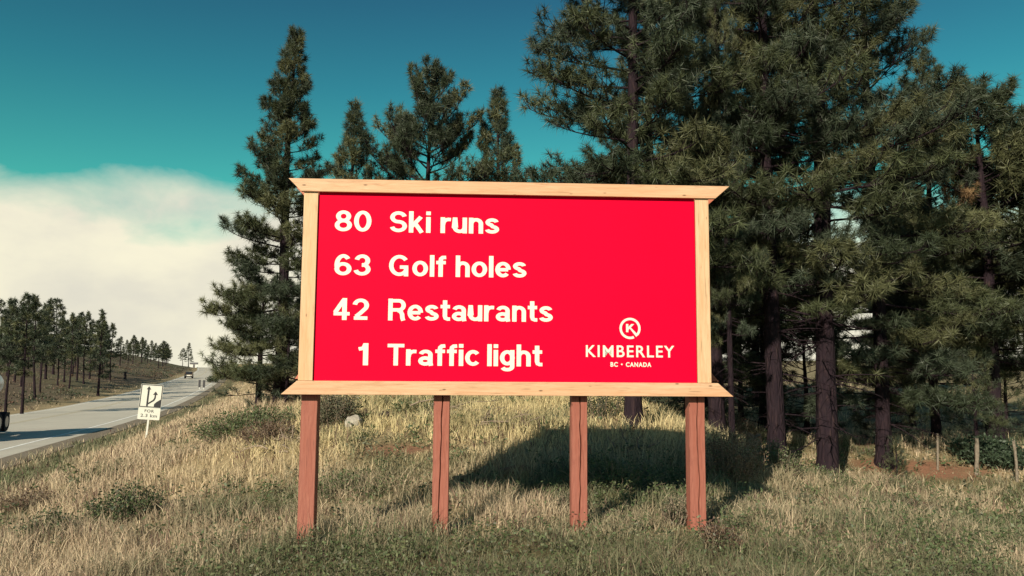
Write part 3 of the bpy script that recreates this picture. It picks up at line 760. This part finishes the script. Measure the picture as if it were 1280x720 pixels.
# ---------------------------------------------------------------- lane sign by the shoulder
rs = empty('road_sign', (-13.2, 28.7, float(ground_h(-13.2, 28.7)) - .25), R_(8)); rs.rotation_euler = (0, R_(4.0), R_(10))
tag(rs, 'white lane-added road sign with black arrows on a thin pale post', 'road sign')
SB = 2.0 - 71.0 / 980 * 28.7 - (float(ground_h(-13.2, 28.7)) - .25)      # lower edge of the tab above the root
link('post', box_mesh('post', -.032, .032, .012, .05, 0, SB + 1.2, M['sign_white'], .004), rs)
def rrect(x0, x1, z0, z1, r=.03):
    out = []
    for (cx_, cz_, a0) in ((x1 - r, z1 - r, 0), (x0 + r, z1 - r, 90), (x0 + r, z0 + r, 180), (x1 - r, z0 + r, 270)):
        out += [(cx_ + r * math.cos(R_(a0 + k * 30)), cz_ + r * math.sin(R_(a0 + k * 30))) for k in range(4)]
    return out
z0 = SB + .445; z1 = SB + 1.26; hw = .37
pl = flat('plate', [rrect(-hw - .012, hw + .012, z0 - .012, z1 + .012)], rs, M['sign_white'], 0, .006)
flat('border', [[(-hw, z0), (hw, z0), (hw, z0 + .03), (-hw, z0 + .03)], [(-hw, z1 - .03), (hw, z1 - .03), (hw, z1), (-hw, z1)],
                [(-hw, z0 + .031), (-hw + .03, z0 + .031), (-hw + .03, z1 - .031), (-hw, z1 - .031)], [(hw - .03, z0 + .031), (hw, z0 + .031), (hw, z1 - .031), (hw - .03, z1 - .031)]], pl, M['sign_black'], -.004)
flat('arrow', [[(-.135, z0 + .035), (-.075, z0 + .035), (-.075, z1 - .18), (-.135, z1 - .18)], [(-.185, z1 - .179), (-.025, z1 - .179), (-.105, z1 - .06)]], pl, M['sign_black'], -.004)
flat('arrow', [[(-.074, z0 + .16), (.075, z0 + .27), (.115, z0 + .35), (.115, z1 - .36), (.165, z1 - .36), (.165, z0 + .33), (.125, z0 + .24), (-.074, z0 + .095)], [(.055, z1 - .359), (.225, z1 - .359), (.14, z1 - .235)]], pl, M['sign_black'], -.0045)
flat('wedge', [[(.13, z0 + .0315), (hw - .031, z0 + .0315), (hw - .031, z0 + .30), (.20, z0 + .20), (.13, z0 + .12)]], pl, M['sign_black'], -.004)
tb = flat('tab_plate', [rrect(-hw - .01, hw + .005, SB, SB + .425)], rs, M['sign_white'], 0, .006)
lettering('FOR', -.16, .16, SB + .26, .10, tb, M['sign_black'], .01, 1.15, -.004, .003)
lettering('2.3 km', -.28, .28, SB + .09, .11, tb, M['sign_black'], .01, 1.1, -.004, .003)

# ---------------------------------------------------------------- vehicles
def disc_mesh(name, r0, prof, mat, k=24):
    """lathe round local y: prof = [(radius, y)]"""
    V = []; n = len(prof)
    for (r, y) in prof:
        V += [(r * math.cos(2 * math.pi * a / k), y, r * math.sin(2 * math.pi * a / k)) for a in range(k)]
    bm = bmesh.new(); vs = [bm.verts.new(v) for v in V]
    for i in range(n - 1):
        for a in range(k): bm.faces.new((vs[i * k + a], vs[i * k + (a + 1) % k], vs[(i + 1) * k + (a + 1) % k], vs[(i + 1) * k + a]))
    bm.faces.new(vs[:k]); bm.faces.new(list(reversed(vs[-k:])))
    return bm_mesh(name, bm, mat, False)
def wheel(parent, x, y, r, w):
    ty = link('wheel', disc_mesh('wheel', r, [(r * .62, -w / 2), (r * .94, -w / 2), (r, -w * .38), (r, w * .38), (r * .94, w / 2), (r * .62, w / 2)], M['tyre']), parent, (x, y, r))
    link('rim', disc_mesh('rim', r, [(r * .2, -w / 2 - .012), (r * .55, -w / 2 - .006), (r * .615, -w * .4), (r * .615, w * .4), (r * .55, w / 2 + .006), (r * .2, w / 2 + .012)], M['rim'], 16), ty)
ty_, tx_ = 38.7, float(road_x(38.7)) - 5.6
tt = empty('tank_truck', (tx_, ty_, float(road_z(38.7))), math.atan2(-.954, .30))
tag(tt, 'pale tank truck tail with rear wheel, cut by the left picture edge', 'truck')
prof = [(-3.9, 1.05), (-3.9, .78), (3.6, .78), (3.6, 1.05)]
link('chassis', prism_mesh('chassis', prof, 'y', -.45, .45, M['dark_paint'], .02), tt)
V = []; sec = [(-3.95, .05), (-3.86, .55), (-3.62, .84), (-3.2, .97), (-2.6, 1.0), (1.2, 1.0), (1.6, .93), (1.85, .6), (1.92, .05)]
A_ = Acc()
tube(A_, [(s_[0], 0, 2.55) for s_ in sec], [s_[1] for s_ in sec], 28); Vt = A_.V[0]; Vt[:, 1] *= 1.12; Vt[:, 2] = 2.55 + (Vt[:, 2] - 2.55) * .82
link('tank', A_.mesh('tank', M['tank_white'], True), tt)
for sx in (-3.1, -.9): link('tank_cradle', box_mesh('tank_cradle', sx - .12, sx + .12, -.7, .7, 1.05, 1.80, M['dark_paint'], .02), tt)
link('rear_bumper', box_mesh('rear_bumper', -4.02, -3.92, -1.15, 1.15, .55, .72, M['dark_paint'], .02), tt)
for sy in (-1, 1): link('tail_lamp', box_mesh('tail_lamp', -4.045, -4.022, sy * .95 - .1, sy * .95 + .1, .58, .69, M['lamp_red'], .01), tt)
cab = link('cab', prism_mesh('cab', [(2.05, .75), (4.6, .75), (4.7, 1.35), (3.75, 1.55), (3.35, 2.55), (2.05, 2.6)], 'y', -1.1, 1.1, M['tank_white'], .06), tt)
link('windscreen', prism_mesh('windscreen', [(3.74, 1.62), (3.80, 1.62), (3.47, 2.46), (3.41, 2.46)], 'y', -.95, .95, M['glass'], .01), cab)
for sy in (-1, 1):
    link('side_window', box_mesh('side_window', 2.4, 3.3, sy * 1.105 - .01, sy * 1.105 + .01, 1.65, 2.35, M['glass'], .004), cab)
    link('headlight', box_mesh('headlight', 4.69, 4.73, sy * .85 - .13, sy * .85 + .13, .95, 1.12, M['lamp_clear'], .01), cab)
    wheel(tt, 3.7, sy * 1.0, .52, .3)
    for wx in (-2.35, -3.55): wheel(tt, wx, sy * .98, .53, .52)
    link('mudflap', box_mesh('mudflap', -4.16, -4.13, sy * .95 - .25, sy * .95 + .25, .35, 1.0, M['tyre'], .005), tt)
sv = empty('suv', (-81.9, 200.4, float(road_z(200.4))), math.atan2(-.95, .31))
tag(sv, 'small dark brown sport utility car far up the highway', 'car')
body = link('body', prism_mesh('body', [(-2.2, .45), (2.2, .45), (2.25, .85), (2.05, 1.05), (1.0, 1.12), (.45, 1.68), (-1.9, 1.72), (-2.25, 1.05)], 'y', -.92, .92, M['bronze_paint'], .05), sv)
link('windscreen', prism_mesh('windscreen', [(1.0, 1.17), (1.06, 1.17), (.58, 1.62), (.52, 1.62)], 'y', -.74, .74, M['glass'], .01), body)
link('rear_window', prism_mesh('rear_window', [(-2.20, 1.17), (-2.26, 1.17), (-1.97, 1.62), (-1.93, 1.62)], 'y', -.7, .7, M['glass'], .005), body)
for sy in (-1, 1):
    link('side_window', prism_mesh('side_window', [(-1.8, 1.14), (.75, 1.14), (.36, 1.58), (-1.7, 1.60)], 'y', sy * .915, sy * .932, M['glass'], .004), body)
    link('headlight', box_mesh('headlight', 2.22, 2.27, sy * .68 - .16, sy * .68 + .16, .74, .88, M['lamp_clear'], .01), body)
    for wx in (-1.4, 1.4): wheel(sv, wx, sy * .84, .36, .24)
link('bumper', box_mesh('bumper', 2.2, 2.30, -.85, .85, .42, .60, M['dark_paint'], .02), sv)
link('grille', box_mesh('grille', 2.24, 2.285, -.48, .48, .66, .90, M['lamp_clear'], .01), sv)

# shed beyond the crest
shd = empty('shed', (-176.5, 438.0, float(ground_h(-176.5, 438.0)) - .3), .4)
tag(shd, 'small white shed among the far pines at the road crest', 'shed')
link('wall', box_mesh('wall', -2, 2, -1.6, 1.6, 0, 2.3, M['shed_white']), shd)
link('roof', prism_mesh('roof', [(-1.9, 2.25), (1.9, 2.25), (0, 3.1)], 'x', -2.2, 2.2, M['shed_roof']), shd)
link('door', box_mesh('door', -.5, .5, -1.66, -1.605, 0.02, 2.0, M['shed_roof']), shd)
# dark marker posts on the shoulder far up the road
for x, y, lb in ((-53.4, 135.3, 'left one of two dark marker boards on the far shoulder'), (-52.1, 133.9, 'right one of two dark marker boards on the far shoulder')):
    r = empty('marker_board', (x, y, float(road_z(y)) - .05)); tag(r, lb, 'marker board', 'marker boards on the road edge')
    link('post', box_mesh('post', -.05, .05, .021, .10, 0, 1.5, M['galvanised'], .005), r)
    link('board', box_mesh('board', -.19, .19, -.02, .02, .35, 1.6, M['sign_black'], .006), r)

# ---------------------------------------------------------------- fence posts, stumps, logs, rocks
def rough_post(name, x, y, h, r, mat, label, cat, group=None, tilt=0.0, k=9, seed=0, flare=0.0):
    rg = np.random.default_rng(seed + 50); zs = np.concatenate([[-.3, 0, .06, .15], np.linspace(.3, h, 7)]); A_ = Acc()
    P = np.stack([.02 * np.sin(zs * 3 + seed), .02 * np.cos(zs * 2 + seed), zs], -1)
    tube(A_, P, r * (1 + flare * np.exp(-np.clip(zs, 0, 9) / .15)), k); V = A_.V[0]; n = len(zs)
    vv = V[:-1].reshape(n, k, 3); vv[:] = P[:, None] + (vv - P[:, None]) * rg.uniform(.86, 1.12, (n, k, 1)); vv[-1, :, 2] += rg.uniform(-.12, .10, k) * min(1, r * 6)
    o = link(name, A_.mesh(name, mat, False), None, (x, y, float(ground_h(x, y)))); o.rotation_euler = (0, tilt, seed)
    return tag(o, label, cat, group)
rough_post('fence_post', 11.95, 22.3, 1.0, .03, M['weathered_post'], 'thin grey fence post, leftmost of three by the red bank', 'fence post', 'fence posts at the right', .03, 9, 1)
rough_post('fence_post', 12.85, 22.0, 1.0, .052, M['weathered_post'], 'thick grey fence post, middle of three by the red bank', 'fence post', 'fence posts at the right', -.02, 9, 2)
rough_post('fence_post', 13.65, 21.5, 1.1, .036, M['weathered_post'], 'pale leaning fence post at the right edge of the picture', 'fence post', 'fence posts at the right', .05, 9, 3)
rough_post('marker_stake', -3.35, 22.6, .55, .06, M['post_wood'], 'short red-brown stake on the bank just under the bottom board', 'stake', None, .0, 6, 4)
rough_post('stump', 5.05, 16.6, .48, .15, M['log_wood'], 'splintered brown stump between the bushes right of the billboard', 'stump', None, .06, 14, 5, .4)
rough_post('stump', -80.05, 163.48, 1.5, .26, M['char'], 'charred black stump on the hillside right of the grove', 'stump', None, .02, 10, 6, .3)
def rock_obj(x, y, sx, sy, sz, seed, label, mat='rock'):
    bm = bmesh.new(); bmesh.ops.create_icosphere(bm, subdivisions=2, radius=1)
    for v in bm.verts:
        p = v.co; n = float(fbm(p.x * 1.5 + seed + p.z * .8, p.y * 1.5 + p.z * 1.3, seed)) - .5
        v.co = Vector((p.x * sx, p.y * sy, max(p.z, -.5) * sz)) * (1 + 1.5 * n)
    o = link('rock', bm_mesh('rock', bm, M[mat], False), None, (x, y, float(ground_h(x, y)) + sz * .25)); return tag(o, label, 'rock')
rock_obj(-3.54, 17.7, .20, .18, .24, 3, 'pale upright rock in the dry grass right of the left post')
rock_obj(-3.0, 18.9, .17, .14, .10, 5, 'dark flat rock on the bank above the pale rock', 'char')
rock_obj(-2.0, 20.5, .20, .16, .11, 8, 'low grey rock near the top of the sunny bank')
def log_obj(x, y, L, r, rz, label, seed):
    A_ = Acc(); s = np.linspace(-.5, .5, 7); P = np.stack([s * L, .03 * np.sin(s * 7 + seed), .02 * np.cos(s * 5)], -1); tube(A_, P, r * (1 + .1 * np.sin(s * 9 + seed)), 9)
    h0 = [float(ground_h(x + q * L * math.cos(rz), y + q * L * math.sin(rz))) for q in (-.5, .5)]
    o = link('log', A_.mesh('log', M['log_wood'], False), None, (x, y, sum(h0) / 2 + r * .7)); o.rotation_euler = (0, -math.atan2(h0[1] - h0[0], L), rz)
    return tag(o, label, 'log')
log_obj(.10, 13.9, .55, .11, .05, 'short brown log lying in the grass between the middle posts', 1)
log_obj(-.62, 13.7, .75, .05, -.15, 'thin weathered log just left of the short brown log', 2)
def dead_branch(x, y, L, n, rz, label, seed):
    rg = np.random.default_rng(seed); A_ = Acc()
    for i in range(n):
        a = rz + rg.normal(0, .55); l = L * rg.uniform(.4, 1); s = np.linspace(0, 1, 6); aa = a + np.cumsum(rg.normal(0, .2, 6))
        x0, y0 = rg.normal(0, L * .22, 2); P = [[x0, y0, rg.uniform(.02, .22)]]
        for k in range(5): P.append([P[-1][0] + math.cos(aa[k]) * l / 5, P[-1][1] + math.sin(aa[k]) * l / 5, max(.02, P[-1][2] + rg.normal(.01, .06))])
        P = np.array(P); P[:, 2] += ground_h(P[:, 0] + x, P[:, 1] + y) - float(ground_h(x, y))
        tube(A_, P, .020 * (1 - .7 * s), 5)
        for j in range(5):
            q = P[rg.integers(1, 5)]; d = rg.normal(0, 1, 3); d /= np.linalg.norm(d); d[2] = abs(d[2]) * .6; tube(A_, np.stack([q, q + d * .12, q + d * .27 + [0, 0, .02]]), [.009, .006, .003], 3, False)
    o = link('dead_branch', A_.mesh('dead_branch', M['dead_wood'], True), None, (x, y, float(ground_h(x, y)))); return tag(o, label, 'dead branch')
dead_branch(-.75, 17.4, 1.4, 9, .2, 'tangle of grey dead branches on the bank right of the second post', 3)
dead_branch(-1.9, 19.2, 1.6, 8, .1, 'fallen dead branches high on the bank left of the second post', 4)
dead_branch(-4.6, 16.4, 1.1, 8, 2.8, 'dark dead twigs in the straw left of the left post', 5)
dead_branch(5.6, 23.0, 1.6, 10, .5, 'fallen grey branches between the dark trunks', 6)
dead_branch(2.3, 15.2, 1.0, 6, 1.1, 'dead stalks lying in the tree shadow between the right posts', 7)

# ---------------------------------------------------------------- shrubs
def shrub(name, x, y, w, h, cols, leaf, nst, per, label, cat='shrub', group=None, seed=0, spread=.8, twig=M['dead_wood'], droop=0.0):
    rg = np.random.default_rng(seed + 900); A_ = Acc(); P, D = [], []
    for i in range(nst):
        a = rg.uniform(0, 6.28); rr = rg.uniform(0, 1) ** .6 * w * .5; l = h * rg.uniform(.6, 1.08) * (1.05 - .45 * (rr / (w * .5)) ** 2)
        bx, by = math.cos(a) * rr * .55, math.sin(a) * rr * .55; tx, ty = math.cos(a) * rr * 1.05, math.sin(a) * rr * 1.05
        g = float(ground_h(x + bx, y + by)) - float(ground_h(x, y))
        pts = np.array([[bx + (tx - bx) * q + rg.normal(0, .02), by + (ty - by) * q + rg.normal(0, .02), g + l * q - .03 - droop * l * q * q] for q in np.linspace(0, 1, 5)])
        tube(A_, pts, np.linspace(.009, .003, 5), 3, False)
        for k in range(per):
            q = rg.uniform(.18, 1.0) ** .8 * 4; i0 = min(int(q), 3); p = pts[i0] + (pts[i0 + 1] - pts[i0]) * (q - i0)
            d = rg.normal(0, 1, 3); d[2] = d[2] * .6 + .25; d /= np.linalg.norm(d)
            P.append(p + d * rg.uniform(0, .07 + leaf)); D.append(d)
    P, D = np.array(P), np.array(D); n = len(P)
    Wd = np.cross(D, rg.normal(0, 1, (n, 3))); Wd /= np.linalg.norm(Wd, axis=1)[:, None]
    L = leaf * rg.uniform(.6, 1.25, (n, 1)); V = np.stack([P, P + D * L * .5 + Wd * L * .28, P + D * L, P + D * L * .5 - Wd * L * .28], 1).reshape(-1, 3)
    C = np.asarray(cols)[rg.integers(0, len(cols), n)] * rg.uniform(.7, 1.3, (n, 1))
    r = empty(name, (x, y, float(ground_h(x, y)))); tag(r, label, cat, group)
    link('stems', A_.mesh(name + '_stems', twig, True), r)
    link('foliage', np_mesh(name + '_foliage', V, None, np.arange(n * 4).reshape(-1, 4), M['leaves'], np.repeat(C, 4, axis=0)), r)
    return r
GREEN = [(.080, .112, .048), (.11, .14, .062), (.14, .155, .075)]; GREY = [(.12, .12, .075), (.16, .145, .09), (.09, .10, .06)]
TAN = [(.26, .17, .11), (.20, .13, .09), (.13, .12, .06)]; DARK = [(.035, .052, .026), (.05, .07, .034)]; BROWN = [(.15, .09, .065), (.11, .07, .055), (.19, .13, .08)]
for i, a in enumerate([
    (-6.6, 19.4, 2.4, .66, GREEN, .06, 170, 38, 'wide low green rose bush in the straw left of the billboard'),
    (-4.15, 18.3, 1.3, .95, GREY, .055, 120, 36, 'grey-green bush behind the left post'),
    (-5.4, 17.6, 1.3, .55, BROWN, .045, 90, 28, 'brown twiggy bush between the green rose bush and the left post'),
    (-6.2, 12.9, 1.2, .62, GREEN + DARK, .05, 110, 34, 'dark green weedy bush in the left foreground straw'),
    (-7.1, 12.4, .9, .45, GREEN + DARK, .045, 70, 28, 'smaller weedy bush left of the dark green one'),
    (3.85, 14.0, 1.25, .95, TAN, .045, 110, 34, 'tall tan and rust bush at the right of the last post'),
    (5.25, 15.7, .95, .62, GREEN + GREY, .05, 80, 32, 'rounded green bush right of the stump'),
    (6.9, 17.4, 1.4, .42, GREEN, .05, 80, 28, 'low green bush at the foot of the thickest trunk'),
    (2.2, 10.6, .42, .42, GREY, .03, 40, 26, 'small grey sage bush against the last post'),
    (.78, 11.3, .34, .38, GREY, .03, 36, 26, 'small grey sage bush against the third post'),
    (9.4, 19.6, 1.3, .50, GREEN + GREY, .045, 70, 28, 'green brush on the low ground below the pine sapling'),
    (7.8, 15.8, 1.5, .36, BROWN + GREY, .04, 70, 24, 'reddish brown brush in the right middle grass'),
    (-9.4, 15.4, 1.4, .40, BROWN, .04, 70, 24, 'dead brown brush near the shoulder at the far left'),
    (-2.6, 13.2, 1.6, .34, GREEN, .04, 70, 26, 'green weeds between the first two posts'),
    (1.7, 13.4, 1.9, .42, GREEN, .045, 90, 28, 'bright green weeds in the ditch between the right posts'),
    (2.4, 9.2, .55, .34, BROWN, .035, 46, 26, 'small dark reddish tuft of brush in the right foreground'),
    (-63.5, 168.0, 3.2, 1.8, DARK, .22, 60, 26, 'dark roundish bush on the right road edge far away'),
    (-71.0, 191.0, 3.0, 1.7, DARK + BROWN, .22, 60, 26, 'dark bush behind the far roundish one'),
    (-60.0, 172.0, 2.2, 1.2, BROWN, .2, 40, 22, 'brown bush just right of the far roundish one'),
    (-46.0, 150.0, 6.0, 2.4, DARK + GREEN, .25, 90, 30, 'thicket on the right verge left of the tall open pine'),
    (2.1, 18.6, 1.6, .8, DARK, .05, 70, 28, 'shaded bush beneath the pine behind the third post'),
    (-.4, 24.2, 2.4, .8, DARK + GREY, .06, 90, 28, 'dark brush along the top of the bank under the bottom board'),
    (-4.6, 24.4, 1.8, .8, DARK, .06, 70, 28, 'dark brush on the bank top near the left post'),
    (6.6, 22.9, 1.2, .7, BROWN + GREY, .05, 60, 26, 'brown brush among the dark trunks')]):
    shrub('shrub', *a[:8], a[8], seed=i)
shrub('fallen_bough', 13.75, 22.9, 2.3, .95, [(.045, .066, .04), (.06, .085, .05)], .10, 150, 34, 'dark green fallen bough on the bank at the right edge', 'bough', None, 77, .8, M['bark'], .35)

# ---------------------------------------------------------------- grass (nobody could count it)
def grass(name, N, per, rmin, rmax, amin, amax, seed, label, accept, hscale=1.0, wbase=.0042):
    rg = np.random.default_rng(seed)
    r = np.exp(rg.uniform(math.log(rmin), math.log(rmax), N)); a = np.radians(rg.uniform(amin, amax, N))
    cx_, cy_ = np.sin(a) * r, np.cos(a) * r
    keep = accept(cx_, cy_, rg.random(N)); cx_, cy_, r = cx_[keep], cy_[keep], r[keep]; n = len(cx_)
    dry = dryness(cx_, cy_); tall = np.clip(.5 + 1.5 * (fbm(cx_ * .9, cy_ * .9, 23) - .5), .05, 1)
    lod = np.clip(r / 9.0, 1, 14)
    sp = (.05 + .05 * rg.random(n)) * lod ** .8
    bx = (cx_[:, None] + rg.normal(0, 1, (n, per)) * sp[:, None]); by = (cy_[:, None] + rg.normal(0, 1, (n, per)) * sp[:, None])
    ok = (bx - road_x(by) > .7) | (bx - road_x(by) < -ROAD_W - .6)
    bx, by = bx.ravel(), by.ravel(); ok = ok.ravel()
    rep = lambda q: np.repeat(q, per)
    h = (.08 + .33 * rep(tall) ** 1.6 + .12 * rep(dry) * rg.random(n * per)) * rg.uniform(.35, 1.15, n * per) * hscale
    h *= 1 - .75 * red_mask(bx, by)
    rl = rep(lod); h *= np.clip(rl, 1, 1.6) ** .3
    ca = rep(rg.uniform(0, 6.28, n)) + rg.normal(0, 1.3, n * per); ln = rg.uniform(.06, 1.0, n * per) ** 1.3 * 1.15 * h
    dx, dy = np.cos(ca) * ln, np.sin(ca) * ln
    wa = rg.uniform(0, 6.28, n * per); w = wbase * rl * rg.uniform(.6, 1.4, n * per)
    wx, wy = np.cos(wa) * w, np.sin(wa) * w
    bz = ground_h(bx, by) - .02
    V = np.stack([np.stack([bx - wx, by - wy, bz], -1), np.stack([bx + wx, by + wy, bz], -1),
                  np.stack([bx + dx * .35 + wx * .7, by + dy * .35 + wy * .7, bz + h * .62], -1), np.stack([bx + dx * .35 - wx * .7, by + dy * .35 - wy * .7, bz + h * .62], -1),
                  np.stack([bx + dx, by + dy, bz + h], -1)], 1)
    d = np.clip(rep(dry) + rg.normal(0, .26, n * per), 0, 1)[:, None]
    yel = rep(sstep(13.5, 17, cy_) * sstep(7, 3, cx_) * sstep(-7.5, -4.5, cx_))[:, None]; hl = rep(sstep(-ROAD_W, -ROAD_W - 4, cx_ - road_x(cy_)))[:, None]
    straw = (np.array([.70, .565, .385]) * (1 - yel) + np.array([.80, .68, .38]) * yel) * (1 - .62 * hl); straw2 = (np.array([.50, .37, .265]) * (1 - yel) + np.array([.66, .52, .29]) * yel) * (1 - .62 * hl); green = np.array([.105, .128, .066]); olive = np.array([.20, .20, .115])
    m = rg.random((n * per, 1)); sc = straw * m + straw2 * (1 - m); gc = green * m + olive * (1 - m)
    cc = (sc * d + gc * (1 - d)) * rg.uniform(.7, 1.25, (n * per, 1))
    rust = np.repeat(rg.random((n, 1)) < .05, per, axis=0); cc = np.where(rust, np.array([.17, .10, .085]) * rg.uniform(.6, 1.3, (n * per, 1)), cc)
    V = V[ok]; cc = cc[ok]; k = len(V)
    b = np.arange(k)[:, None] * 5
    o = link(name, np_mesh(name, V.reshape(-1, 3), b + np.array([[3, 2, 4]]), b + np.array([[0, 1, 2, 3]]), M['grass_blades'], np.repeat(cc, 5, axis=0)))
    return tag(o, label, 'grass', None, 'stuff')
def acc_near(x, y, u):
    t_ = x - road_x(y)
    pat = fbm(x * 1.5 + 3, y * 1.5, 71, 3)
    return (t_ > .9) & ~((y > 24.5) & (x > 6) & (u > .5)) & ((pat > .42) | (u < .45))
grass('grass', 46000, 9, 3.2, 42, -46, 46, 3, 'dry straw and green grass covering the roadside bank', acc_near)
def acc_far(x, y, u):
    t_ = x - road_x(y); s = -(t_ + ROAD_W)
    return ((t_ > 1.2) & (t_ < 60)) | ((s > .8) & (s < 120) & (u < .55))
grass('far_grass', 9000, 6, 42, 330, -38, 30, 4, 'far straw grass on the verge and the hillside', acc_far, 1.1, .0040)
# broad-leaved weeds between the blades
def weeds(N, seed):
    rg = np.random.default_rng(seed); r = np.exp(rg.uniform(math.log(3.5), math.log(26), N)); a = np.radians(rg.uniform(-42, 42, N)); x, y = np.sin(a) * r, np.cos(a) * r
    keep = (x - road_x(y) > 1.5) & (rg.random(N) > dryness(x, y) * 1.05 - .12); x, y, r = x[keep], y[keep], r[keep]; n = len(x); K = 16
    s = rg.uniform(.05, .17, (n, 1)); hh = rg.uniform(.08, .34, (n, 1))
    px = x[:, None] + rg.normal(0, 1, (n, K)) * s * .7; py = y[:, None] + rg.normal(0, 1, (n, K)) * s * .7; pz = ground_h(px, py) + rg.uniform(.02, 1, (n, K)) * hh
    P = np.stack([px, py, pz], -1).reshape(-1, 3); m = len(P); D = rg.normal(0, 1, (m, 3)); D[:, 2] = D[:, 2] * .5 + .3; D /= np.linalg.norm(D, axis=1)[:, None]
    Wd = np.cross(D, rg.normal(0, 1, (m, 3))); Wd /= np.linalg.norm(Wd, axis=1)[:, None]; L = (.03 + .03 * rg.random((m, 1))) * np.repeat(np.clip(r / 10, 1, 2), K)[:, None]
    V = np.stack([P, P + D * L * .5 + Wd * L * .24, P + D * L, P + D * L * .5 - Wd * L * .24], 1).reshape(-1, 3)
    C = np.array(GREEN + GREY[:1])[np.repeat(rg.integers(0, 4, n), K)] * rg.uniform(.7, 1.3, (m, 1))
    o = link('weeds', np_mesh('weeds', V, None, np.arange(m * 4).reshape(-1, 4), M['leaves'], np.repeat(C, 4, axis=0)))
    tag(o, 'low green leafy weeds growing among the grass', 'weeds', None, 'stuff')
weeds(7600, 6)

# low scrub and litter on the far hillside
def scrub(N, seed):
    rg = np.random.default_rng(seed); y = rg.uniform(62, 330, N) ; s = rg.uniform(2, 75, N) ** 1.0; x = road_x(y) - ROAD_W - s
    keep = (np.abs(x / y) < .72) & (fbm(x * .07, y * .07, 61) > .46); x, y = x[keep], y[keep]; n = len(x); K = 22
    w = rg.uniform(.25, .9, (n, 1)); hh = rg.uniform(.15, .75, (n, 1))
    px = x[:, None] + rg.normal(0, .6, (n, K)) * w; py = y[:, None] + rg.normal(0, .6, (n, K)) * w; pz = ground_h(px, py) + rg.uniform(0, 1, (n, K)) * hh
    P = np.stack([px, py, pz], -1).reshape(-1, 3); m = len(P); D = rg.normal(0, 1, (m, 3)); D[:, 2] = np.abs(D[:, 2]); D /= np.linalg.norm(D, axis=1)[:, None]
    Wd = np.cross(D, rg.normal(0, 1, (m, 3))); Wd /= np.linalg.norm(Wd, axis=1)[:, None]; L = rg.uniform(.12, .34, (m, 1))
    V = np.stack([P, P + D * L * .5 + Wd * L * .3, P + D * L, P + D * L * .5 - Wd * L * .3], 1).reshape(-1, 3)
    pal = np.array(BROWN + GREY + DARK); C = pal[np.repeat(rg.integers(0, len(pal), n), K)] * rg.uniform(.7, 1.2, (m, 1))
    o = link('scrub', np_mesh('scrub', V, None, np.arange(m * 4).reshape(-1, 4), M['leaves'], np.repeat(C, 4, axis=0)))
    tag(o, 'low brown and grey scrub scattered over the far hillside', 'scrub', None, 'stuff')
scrub(2600, 8)
